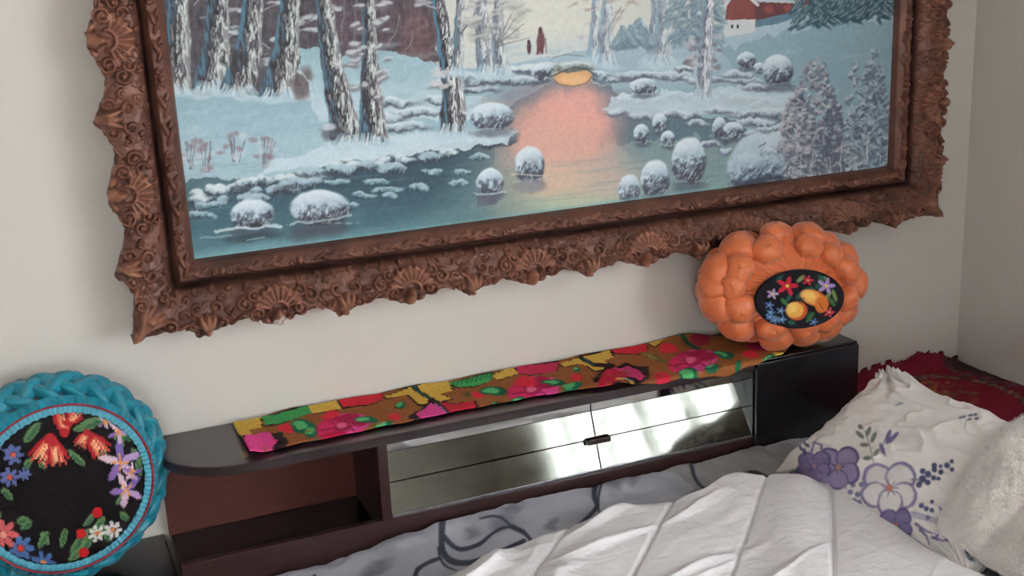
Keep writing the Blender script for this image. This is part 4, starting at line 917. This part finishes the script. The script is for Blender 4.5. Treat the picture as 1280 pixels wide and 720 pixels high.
# yellow back border with stepped inner edge, then the coloured scallops
BL([(284, 548), (288, 532), (330, 524), (331, 538), (314, 541), (318, 552), (306, 556), (302, 575), (292, 578)], yel)
BL([(329, 528), (390, 512), (394, 520), (370, 530), (350, 536), (334, 538)], (70, 160, 92))
BL([(388, 515), (425, 503), (430, 516), (394, 524)], yel)
BL([(424, 508), (455, 499), (484, 494), (482, 504), (464, 511), (432, 516)], (212, 44, 62))
BL([(482, 502), (520, 488), (566, 478), (570, 492), (552, 496), (568, 503), (545, 510), (525, 512), (512, 498), (486, 504)], yel)
RN.line([(521, 490), (540, 503), (550, 508)], 4.5, blk, 1); RN.line([(521, 490), (540, 503)], 2.4, (34, 100, 96), 1)
BL([(564, 484), (590, 478), (622, 470), (618, 480), (600, 488), (572, 490)], (72, 170, 96))
for i in range(9): RN.line([(568+i*6, 488-i*1.4), (572+i*6, 482-i*1.4)], 1.6, (20, 90, 60), .9)
BL([(620, 475), (648, 462), (652, 472), (626, 480)], yel)
BL([(645, 464), (705, 456), (700, 468), (668, 474), (652, 472)], (204, 50, 92))
BL([(702, 460), (735, 450), (768, 442), (772, 450), (760, 455), (772, 462), (748, 469), (732, 460), (706, 464)], yel)
RN.line([(730, 452), (746, 460), (770, 461)], 4.5, blk, 1); RN.line([(731, 452), (746, 460)], 2.4, (40, 100, 110), 1)
BL([(766, 444), (790, 436), (812, 433), (816, 442), (802, 448), (772, 448)], (214, 40, 60))
BL([(815, 436), (842, 421), (850, 424), (822, 440)], yel); RN.line([(842, 422), (852, 424), (866, 436), (880, 442)], 4, (26, 84, 58), 1)
pk = (220, 48, 104); rd = (224, 48, 68); mg = (224, 76, 150); gr = (28, 104, 76); lg = (96, 190, 120)
def rose(x, y, r, cols=(pk, (176, 34, 80), mg), flat=.42):
    for i in range(14): a = i*2.4; RN.blob(x+math.cos(a)*r*.62, y+math.sin(a)*r*.62*flat-math.cos(a)*r*.12, r*.38, r*.38*flat, cols[i % 3], 1, -.2, .1, 1.5)
    for i in range(6): a = i*1.05+.4; RN.line([(x+math.cos(a)*r*.25, y+math.sin(a)*r*.25*flat), (x+math.cos(a+.5)*r*.8, y+math.sin(a+.5)*r*.8*flat-math.cos(a+.5)*r*.12)], 1.6, (140, 24, 66), .8)
    RN.blob(x, y, r*.34, r*.2*flat*2, cols[1], 1, -.2, .1, 1); RN.blob(x-2, y-1, r*.2, r*.1, (238, 120, 160), .9, -.2, .1, 1)
def lf(x, y, rx, ry, ang=-.3, c1=gr, c2=lg): RN.blob(x, y, rx, ry, c1, 1, ang, .1, 2); RN.blob(x-rx*.25, y-ry*.2, rx*.6, ry*.55, c2, 1, ang, .1, 2)
RN.poly([(306, 552), (352, 546), (366, 556), (350, 568), (312, 574)], blk, 1, 3); RN.poly([(307, 550), (338, 546), (348, 555), (338, 572), (308, 574)], (232, 76, 150), 1, 2)
RN.blob(360, 540, 11, 5, rd, 1, 0, .1, 2); lf(382, 537, 17, 8, .1); lf(392, 543, 10, 6)
rose(430, 536, 34); RN.blob(418, 548, 16, 5, (190, 28, 70), 1, -.2, .2, 2); RN.blob(415, 524, 12, 5, rd, 1, -.2, .2, 2)
lf(398, 557, 13, 6, -.1, (20, 96, 90), (30, 120, 110)); lf(376, 563, 4, 6, 0, (20, 96, 90), (30, 120, 110)); lf(460, 528, 14, 4, .1); lf(480, 533, 12, 4); RN.blob(495, 523, 8, 4, rd, 1, 0, .1, 1); lf(503, 511, 6, 4)
for (x, y, rx, ry, c_) in ((515, 540, 14, 6, (214, 66, 90)), (486, 546, 10, 4, (20, 110, 84))): RN.blob(x, y, rx, ry, c_, 1, -.2, .1, 2)
RN.poly([(512, 524), (538, 507), (568, 506), (596, 504), (600, 514), (578, 526), (548, 532), (520, 526)], blk, 1, 3)
RN.poly([(520, 522), (540, 509), (554, 512), (568, 526), (550, 531)], mg, 1, 3); RN.poly([(552, 508), (592, 505), (596, 514), (570, 525), (558, 512)], (200, 40, 62), 1, 3); RN.line([(546, 508), (560, 518), (567, 527)], 1.8, (120, 110, 150), 1)
RN.blob(600, 497, 8, 4, rd, 1, 0, .1, 1); lf(620, 493, 18, 5, .05); RN.blob(586, 497, 5, 2.5, (96, 90, 50), 1)
rose(668, 490, 34); RN.blob(660, 481, 14, 6, rd, 1, 0, .2, 2); lf(652, 504, 12, 6, -.1); lf(620, 510, 4, 6, 0); RN.blob(608, 514, 8, 3, rd, 1, -.2, .1, 1)
lf(694, 482, 16, 4, .1); lf(716, 486, 12, 4); RN.blob(723, 475, 8, 4, rd, 1, 0, .1, 1); lf(724, 466, 5, 3)
RN.poly([(742, 478), (760, 464), (786, 459), (812, 463), (812, 476), (790, 484), (755, 490)], blk, 1, 3)
RN.poly([(744, 488), (760, 466), (775, 462), (786, 474), (776, 486)], (196, 36, 66), 1, 3); RN.poly([(770, 462), (790, 462), (808, 472), (800, 478), (786, 474)], (206, 60, 120), 1, 3)
RN.line([(772, 482), (784, 480), (796, 486), (812, 484)], 3, yel, 1); RN.line([(780, 480), (792, 480)], 1.6, (90, 150, 190), 1)
RN.blob(840, 440, 12, 6, rd, 1, 0, .1, 2); rose(868, 455, 32); lf(820, 450, 18, 3, .3, (110, 96, 50), (140, 130, 70)); RN.blob(828, 474, 10, 6, (214, 46, 72), 1, 0, .1, 2); lf(862, 470, 13, 7, 0); lf(908, 446, 13, 4, .1); lf(892, 462, 10, 3)
RN.blob(940, 446, 11, 5, rd, 1, 0, .1, 2); lf(924, 460, 3, 7, 0, gr, gr); lf(902, 472, 8, 3, 0, lg, lg); lf(962, 450, 8, 4); RN.blob(880, 432, 12, 5, (150, 40, 60), 1, 0, .2, 2); RN.blob(950, 436, 16, 5, (170, 40, 80), 1, 0, .2, 2)
BL([(964, 442), (992, 440), (992, 450), (970, 456), (972, 449)], (222, 190, 80))
for i in range(40): x = R.uniform(330, 950); RN.blob(x, 565-(x-330)*.185+R.uniform(-14, 6), R.uniform(1.5, 3.5), 1.5, [(176, 112, 66), (130, 76, 44)][i % 2], .7)
RN.quant(2)
# cloth surface: along x, across from the wall edge (t=0) to the front edge (t=1); past the board edge it hangs
xs = np.linspace(.372, 1.80, 600); nt2 = 110; tq = np.linspace(0, 1, nt2)
yb = np.interp(xs, [.372, .49, 1.55, 1.60, 1.70, 1.80], [-.035, -.012, -.010, -.03, -.05, -.08])+.003*np.sin(xs*40)
yf = np.interp(xs, [.372, .50, .68, .96, 1.20, 1.25, 1.40, 1.55, 1.66, 1.74, 1.80], [-.235, -.222, -.214, -.208, -.222, -.262, -.268, -.282, -.272, -.25, -.20])+.0025*np.sin(xs*67)+.002*np.sin(xs*31)
xs0 = xs.copy()
A = yb[None, :]+(yf-yb)[None, :]*tq[:, None]            # flat position across
XX = np.broadcast_to(xs, A.shape).copy(); XX += (.012*np.sin(tq*9)[:, None])*np.exp(-((xs-1.80)/.05)**2)[None, :]
ye = YF-.008
over = np.clip(ye-.004-A, 0, None)
Yr = np.where(over > 0, ye-.004-.35*over, A); N1 = fbm(A.shape, 60, 3, 4)
Zr = TZ+.005+.0022*np.abs(N1)+.004*np.exp(-((A-yb[None, :])/.02)**2)*(.6+.4*np.sin(xs*25))[None, :]-.95*over
# curled corner at the left end and soft swell near the middle right
cur = np.exp(-((xs[None, :]-.372)/.02)**2)*sstep(.3, .6, tq)[:, None]; Zr += .012*cur
swell = np.exp(-((xs-1.27)/.035)**2)[None, :]*sstep(.55, .9, tq)[:, None]; Zr += .012*swell
swell = np.exp(-((xs-1.60)/.05)**2)[None, :]*np.exp(-((tq-.02)/.2)**2)[:, None]; Zr += .010*swell
crn = bilin(RN.C, (A-.022*(1-tq)[:, None]+.31)/RN.res, (XX-.34)/RN.res)
P = np.stack([XX, Yr, Zr], -1)
o = link('table_runner', grid_me('table_runner', P, lin(crn), flip=True), M_woven); tag(o, 'brown woven runner with pink roses and green leaves lying on the cabinet', 'runner')
sd = o.modifiers.new('thick', 'SOLIDIFY'); sd.thickness = .0035; sd.offset = 1
V = []; Fc = []; g = np.random.default_rng(12)
for (x, y, dx, dy) in [(.37, -.2-.004*i, -.018, -.006+.004*math.sin(i*2)) for i in range(8)]+[(1.805, -.14-.004*i, .022, -.002) for i in range(6)]+[(.40+.004*i, -.236, .004, -.018) for i in range(5)]:
    z = TZ+.004; k0 = len(V); V += [(x, y-.001, z), (x, y+.001, z), (x+dx, y+dy+g.uniform(-.004, .004), z+.001)]; Fc.append((k0, k0+1, k0+2))
me = bpy.data.meshes.new('loose_thread'); me.from_pydata(V, [], Fc); set_col(me, np.tile(lin(np.array([196, 160, 110])/255.), (len(V), 1)))
t2 = link('loose_thread', me, M_woven, o, smooth=False); t2['kind'] = 'stuff'

# ================================================================== CUSHIONS
def basis(normal_yaw, lean, roll_):
    """face axes: ex across, ey up, ez outward (towards the room)"""
    ez = np.array([math.sin(normal_yaw)*math.cos(lean), -math.cos(normal_yaw)*math.cos(lean), math.sin(lean)])
    ex = np.cross(np.array([0, 0, 1.]), ez); ex /= np.linalg.norm(ex); ex = -ex if ex[0] < 0 else ex
    ey = np.cross(ez, ex); ey = -ey if ey[2] < 0 else ey
    c_, s_2 = math.cos(roll_), math.sin(roll_); return ex*c_+ey*s_2, -ex*s_2+ey*c_, ez
def ell_grid(n, m):
    th = np.linspace(0, 2*np.pi, n, endpoint=False); ph = np.linspace(-np.pi/2, np.pi/2, m); return np.meshgrid(th, ph)
# ---- orange cushion with puffed satin petals
oc = np.array([1.788, -.190, .880])
ex, ey, ez = basis(math.radians(-4), math.radians(10), math.radians(-6))
cu = thing('cushion', 'orange satin cushion of puffed petals with fruit and flower needlepoint', 'cushion', tuple(oc))
TH, PH = ell_grid(220, 90)
rx, ry, rz = .198, .122, .066
cx = np.cos(PH); pl = 1+.02*np.sin(TH*46)*np.exp(-((PH-.95)/.35)**2)*np.sin(PH*3+TH)
Q = (rx*cx*np.cos(TH)*pl)[..., None]*ex+(ry*cx*np.sin(TH)*pl)[..., None]*ey+(rz*np.sin(PH)+.0035*np.sin(TH*52+2*np.sin(TH*5))*sstep(.2, .8, PH)*sstep(1.5, 1.0, PH))[..., None]*ez
link('cushion_cover', grid_me('cushion_cover', Q, close_u=True), M_orange, cu)
def puff_me(seed, n=40, m=26):
    g = np.random.default_rng(seed); TH, PH = ell_grid(n, m); c = np.cos(PH); s = np.sin(PH)
    d = 1+.05*np.sin(TH*3+g.uniform(0, 6))*c+.04*np.sin(TH*5+PH*4+g.uniform(0, 6))*c
    pleat = .13*np.abs(np.sin(TH*7+g.uniform(0, 6)))*np.exp(-((PH+.1)/.55)**2)*c
    d = d-pleat; d = d*(1-.10*np.exp(-((np.mod(TH-g.uniform(0, 6), 2*np.pi)-3.1)/.25)**2)*c)
    return grid_me('puff', np.stack([c*np.cos(TH)*d, c*np.sin(TH)*d, s*(.95+.04*np.sin(TH*2))], -1), close_u=True)
pm = [puff_me(s) for s in (1, 2, 3, 4)]
for p in pm: p.materials.append(M_orange); p.polygons.foreach_set('use_smooth', [True]*len(p.polygons))
def put_puff(me, name, parent, c, a, b_, n, sa, sb, sn):
    o = bpy.data.objects.new(name, me); scn.collection.objects.link(o); o.parent = parent
    M_ = Matrix.Identity(4)
    for i in range(3): M_[i][0] = a[i]*sa; M_[i][1] = b_[i]*sb; M_[i][2] = n[i]*sn; M_[i][3] = c[i]
    o.matrix_local = M_; return o
g = np.random.default_rng(21)
def ring(nr, ax_, bx, zoff, size, outw, ph0, asym=0):
    for i in range(nr):
        t = 2*math.pi*(i+ph0)/nr; t += .12*math.sin(t*3+ph0)
        ca, sa_ = math.cos(t), math.sin(t)
        c = ex*ax_*ca+ey*bx*sa_+ez*zoff
        rad = ex*ca*bx+ey*sa_*ax_; rad /= np.linalg.norm(rad); n = rad*outw+ez*(1-outw); n /= np.linalg.norm(n)
        tan = np.cross(n, rad) if abs(np.dot(n, rad)) < .99 else np.cross(n, ez); tan /= np.linalg.norm(tan); bb_ = np.cross(n, tan)
        k = size*g.uniform(.9, 1.12)
        put_puff(pm[int(g.integers(0, 4))], 'puff', cu, c, tan, bb_, n, k*1.05, k*.98, k*.85)
ring(14, .206, .132, .002, .045, .75, .0); ring(11, .172, .106, .040, .040, .35, .5); ring(14, .192, .120, -.048, .042, .9, .5)
# needlepoint oval
pz = .078
ES = Sheet(oc+ez*pz-ex*.16-ey*.13, ex, ey, .32, .24, .0011, 91)
ES.C[:] = np.array([30, 28, 34])/255.
def star(S_, x, y, r, col, n=5, cen=(220, 200, 90), f=.55, flat=.85):
    for i in range(n): a = i*2*math.pi/n-1.3; S_.blob(x+math.cos(a)*r*.6, y+math.sin(a)*r*.6*flat, r*.5, r*.24, col, 1, math.atan2(math.sin(a)*flat, math.cos(a)), .15)
    S_.blob(x, y, r*.18, r*.18, cen, 1)
for (x, y, dx, dy) in ((970, 352, 8, -8), (995, 352, 10, -8), (1022, 352, 10, -6), (975, 373, 8, 8), (1000, 365, -6, 8), (1003, 362, 14, -2), (1012, 390, -4, 12), (1008, 402, 8, -12), (1040, 362, 5, 14), (1030, 350, -8, -6), (965, 395, 10, 6), (985, 402, 8, 2), (1018, 355, 6, 6), (1028, 375, 10, -10), (1035, 372, 8, 10), (988, 366, -6, 10)):
    ES.blob(x+dx/2, y+dy/2, math.hypot(dx, dy)*.55, 2.6, [(70, 120, 70), (40, 96, 84), (120, 146, 90)][int(x) % 3], .95, math.atan2(dy, dx), .2)
star(ES, 983, 357, 12.5, (196, 40, 62)); star(ES, 1009, 350, 7, (186, 44, 70)); star(ES, 1032, 357, 11, (168, 136, 190)); star(ES, 1036, 390, 7, (204, 70, 90)); star(ES, 965, 367, 7, (176, 150, 180))
for (x, y) in ((961, 381), (963, 390), (975, 388), (977, 399), (968, 400), (1017, 402), (962, 396)): star(ES, x, y, 5.5, (84, 118, 168), 5, (200, 210, 220))
ES.blob(1016, 372, 17, 10, (196, 92, 44), 1, .35, .12); ES.blob(1013, 371, 15, 8.5, (226, 160, 84), 1, .35, .15); ES.blob(1026, 380, 9, 11, (208, 116, 56), 1, .2, .15); ES.blob(1010, 369, 8, 5, (238, 196, 110), .9, .3, .4)
ES.blob(995, 388, 13, 12, (200, 92, 48), 1, .1, .12); ES.blob(992, 387, 11, 10, (230, 172, 84), 1, 0, .15); ES.blob(989, 385, 6, 6, (240, 204, 120), .9, 0, .5); ES.line([(998, 378), (1003, 372)], 1.6, (90, 70, 40), 1); ES.line([(1022, 378), (1028, 386)], 1.4, (120, 60, 30), .8)
ES.quant(2)
def oval_panel(SHT, c, ex, ey, ez, a, b_, dome, parent, name, nr=70, na=200):
    r = np.linspace(0.001, 1, nr); th = np.linspace(0, 2*np.pi, na, endpoint=False); A_, R_ = np.meshgrid(th, r)
    q = c+(a*R_*np.cos(A_))[..., None]*ex+(b_*R_*np.sin(A_))[..., None]*ey
    col = lin(bilin(SHT.C, ((q-SHT.O)@SHT.V)/SHT.res, ((q-SHT.O)@SHT.U)/SHT.res))
    q = q+(dome*(1-R_**2)-.006*(R_ > .985))[..., None]*ez
    return link(name, grid_me(name, q-np.array(parent.location), col, close_u=True), M_stitch, parent)
opc = oc+ez*.078+ex*.002-ey*.029
oval_panel(ES, opc, ex, ey, ez, .130, .076, .008, cu, 'needlepoint_panel', 90, 260)['label'] = 'black oval needlepoint with two peaches and flowers'

# ---- round teal cushion
tc_ = np.array([-.020, -.125, .708])
ex, ey, ez = basis(math.radians(9), math.radians(2), math.radians(0))
ct_ = thing('cushion', 'round teal satin cushion with braided rim and floral wreath on black', 'cushion', tuple(tc_))
Rm = .172; rt = .052; zf = .075                     # rim circle radius, rim roll radius, face offset
TH, PH = ell_grid(260, 60)
cxp = np.sign(np.cos(PH))*np.abs(np.cos(PH))**.45
rad_ = (Rm+.006)*cxp*(1+.012*np.sin(TH*70)*np.exp(-((PH-.8)/.5)**2))
Q = (rad_*np.cos(TH))[..., None]*ex+(rad_*np.sin(TH))[..., None]*ey+(.070*np.sin(PH))[..., None]*ez
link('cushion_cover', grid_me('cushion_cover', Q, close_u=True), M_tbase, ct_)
def strand_me(seed, n=26, m=22):
    g = np.random.default_rng(seed); TH, PH = ell_grid(n, m); c = np.cos(PH); s = np.sin(PH)
    d = 1+.07*np.sin(TH*4+s*3+seed)+.06*np.sin(TH*9+s*2+seed*2)*(1-.5*s*s)
    x = s; w_ = c**.8; return grid_me('braid_strand', np.stack([x, w_*np.cos(TH)*d+.12*x*x, w_*np.sin(TH)*d], -1), close_u=True)
sm = [strand_me(s) for s in (1, 2, 3)]
for p in sm: p.materials.append(M_teal); p.polygons.foreach_set('use_smooth', [True]*len(p.polygons))
nb = 24
for row, phi in enumerate(np.radians([58, 26, -8, -44])):
    for i in range(nb):
        t = 2*math.pi*(i+.5*(row % 2))/nb
        rad = ex*math.cos(t)+ey*math.sin(t); tan = -ex*math.sin(t)+ey*math.cos(t)
        n = rad*math.cos(phi)+ez*math.sin(phi); side = np.cross(n, tan)
        c = rad*(Rm+.008)+n*.034+ez*.006
        a = math.radians(38 if row % 2 else -38); d1 = tan*math.cos(a)+side*math.sin(a); d2 = np.cross(n, d1)
        lift = n*.22 if (i+row) % 2 else n*-.22; d1b = d1+lift*.8; d1b /= np.linalg.norm(d1b)
        kk = g.uniform(.92, 1.1)
        put_puff(sm[i % 3], 'braid_strand', ct_, c, d1b, d2, n, .037*kk, .0150*kk, .0215)
# gathered ruffle, cord and scalloped ribbon round the face
th = np.linspace(0, 2*np.pi, 900, endpoint=False)
def ringp(r, z): return (r*np.cos(th))[:, None]*ex+(r*np.sin(th))[:, None]*ey+(z*np.ones_like(th))[:, None]*ez
rows = []
for k, q in enumerate(np.linspace(0, 1, 12)):
    r = .198-.016*q; z = .060+.017*math.sin(q*math.pi/2)+(.0035*np.sin(th*75+1.5*np.sin(th*9))*math.sin(q*math.pi*.9))
    rows.append((r*np.cos(th))[:, None]*ex+(r*np.sin(th))[:, None]*ey+z[:, None]*ez)
link('ruffle', grid_me('ruffle', np.array(rows), close_u=True), M_teal, ct_)
fz = .078
link('piping_cord', tube_me('piping_cord', ringp(.182, fz), .0026+.0005*np.sin(th*180), 8, True), M_crim, ct_)
rows = [(r*np.cos(th))[:, None]*ex+(r*np.sin(th))[:, None]*ey+((z+.0012*np.sin(th*110))[:, None] if np.ndim(z) == 0 else z[:, None])*ez for r, z in ((.180, fz-.002), (.174, fz+.002), (.168-.0, fz+.001))]
rows.append(((.163+.0025*np.abs(np.sin(th*32)))*np.cos(th))[:, None]*ex+((.163+.0025*np.abs(np.sin(th*32)))*np.sin(th))[:, None]*ey+(fz)*ez)
link('ribbon_edging', grid_me('ribbon_edging', np.array(rows), close_u=True), M_pteal, ct_)
fc = tc_+ez*(fz-.003)
TS = Sheet(fc-ex*.18-ey*.18, ex, ey, .36, .36, .0013, 95)
TS.C[:] = np.array([26, 22, 24])/255.
g5 = (96, 128, 84); g6 = (58, 98, 72); g7 = (44, 80, 62)
def lf2(x, y, dx, dy, w_=9, cols=(g5, g6)): TS.blob(x+dx/2, y+dy/2, math.hypot(dx, dy)*.52, w_/2, cols[0], 1, math.atan2(dy, dx), .1, 1); TS.blob(x+dx*.55, y+dy*.55+w_*.15, math.hypot(dx, dy)*.4, w_*.22, cols[1], 1, math.atan2(dy, dx), .1, 1)
for a in ((30, 552, 20, -24, 11), (38, 572, -8, 14), (48, 575, 8, 10), (92, 538, 26, -14, 10), (100, 534, 30, -10, 11), (85, 562, 20, 18, 9), (128, 550, 2, 24, 8), (142, 540, 12, 18), (150, 545, 18, 4), (165, 560, 14, 20), (172, 572, 4, 22, 7), (155, 605, -6, 14), (130, 645, -16, 22, 10), (128, 655, 10, 22, 10), (110, 660, -22, 30, 11), (118, 640, -14, 16, 8), (145, 630, 14, -12), (150, 640, 10, 10), (20, 652, 16, -4, 9), (26, 660, 14, -10, 9), (60, 680, -8, -16, 8), (48, 684, 12, -20), (76, 684, 4, -24), (10, 690, -8, 14), (86, 700, 16, -16, 10), (0, 640, -14, 20), (4, 610, 10, 14), (-20, 600, 14, 20), (96, 696, 20, -30, 10)):
    lf2(*a)
def tulip(x, y, s, ang):
    for da, c_, l, w_ in ((-.62, (168, 36, 46), .9, .34), (.62, (168, 36, 46), .9, .34), (-.34, (206, 84, 70), 1, .26), (.34, (214, 108, 84), 1, .26), (-.2, (232, 158, 120), .88, .16), (.22, (236, 176, 132), .84, .16), (0, (190, 60, 58), .96, .22), (.04, (240, 190, 146), .8, .13)):
        a = ang+da; TS.line([(x, y), (x+math.cos(a)*s*.55*l, y+math.sin(a)*s*.55*l), (x+math.cos(ang+da*.8)*s*l, y+math.sin(ang+da*.8)*s*l)], s*w_*1.1, c_, 1, s*w_*.3, nz=1)
    TS.blob(x, y, s*.2, s*.2, (176, 44, 50), 1)
tulip(62, 548, 36, 2.0+0*1.5); tulip(80, 540, 30, -1.6); tulip(112, 545, 30, .9); tulip(66, 552, 30, 1.3); tulip(84, 528, 22, -.8); tulip(108, 540, 22, 2.0)
def lily(x, y, s, rot=0):
    for i, c_ in enumerate(((180, 150, 196), (204, 168, 190), (140, 108, 172), (214, 186, 200), (120, 96, 166))):
        a = rot+i*2*math.pi/5; TS.blob(x+math.cos(a)*s*.5, y+math.sin(a)*s*.5, s*.55, s*.19, c_, 1, a, .1, 1.2)
    for i in range(4): a = rot+.5+i*1.5; TS.line([(x, y), (x+math.cos(a)*s*.4, y+math.sin(a)*s*.4)], 2, (226, 150, 70), 1)
lily(150, 577, 27, -.4); lily(158, 612, 22, .5); lily(148, 540, 14, .2); lily(132, 527, 9, 0); lily(165, 590, 12, 1)
def daisy(x, y, s, col, cen, n=7):
    for i in range(n): a = i*2*math.pi/n; TS.blob(x+math.cos(a)*s*.6, y+math.sin(a)*s*.6, s*.38, s*.22, col, 1, a, .1, .6)
    TS.blob(x, y, s*.24, s*.24, cen, 1)
for a in ((121, 666, 12, (214, 208, 200), (220, 130, 70)), (141, 662, 12, (206, 200, 200), (220, 130, 70)), (26, 685, 18, (78, 108, 160), (214, 60, 50)), (54, 704, 17, (74, 104, 156), (220, 140, 90)), (16, 568, 14, (92, 104, 156), (214, 90, 60)), (12, 596, 13, (92, 104, 156), (214, 90, 60)), (30, 592, 8, (92, 104, 156), (90, 110, 160)), (0, 700, 14, (78, 108, 160), (214, 60, 50)), (4, 668, 20, (206, 96, 100), (226, 150, 130)), (-30, 690, 16, (200, 80, 90), (230, 170, 120)), (-14, 560, 16, (92, 104, 156), (214, 90, 60))): daisy(*a)
for (x, y) in ((100, 666), (121, 640), (104, 690)): TS.blob(x, y, 6.5, 6.5, (196, 36, 40), 1, 0, .1, 1)
TS.blob(-20, 640, 14, 14, (206, 96, 100), 1, 0, .2, 2); tulip(-10, 620, 24, 2.4)
TS.quant(3)
oval_panel(TS, fc, ex, ey, ez, .166, .166, .008, ct_, 'needlepoint_panel', 130, 420)['label'] = 'black needlepoint face with a wreath of tulips and lilies'
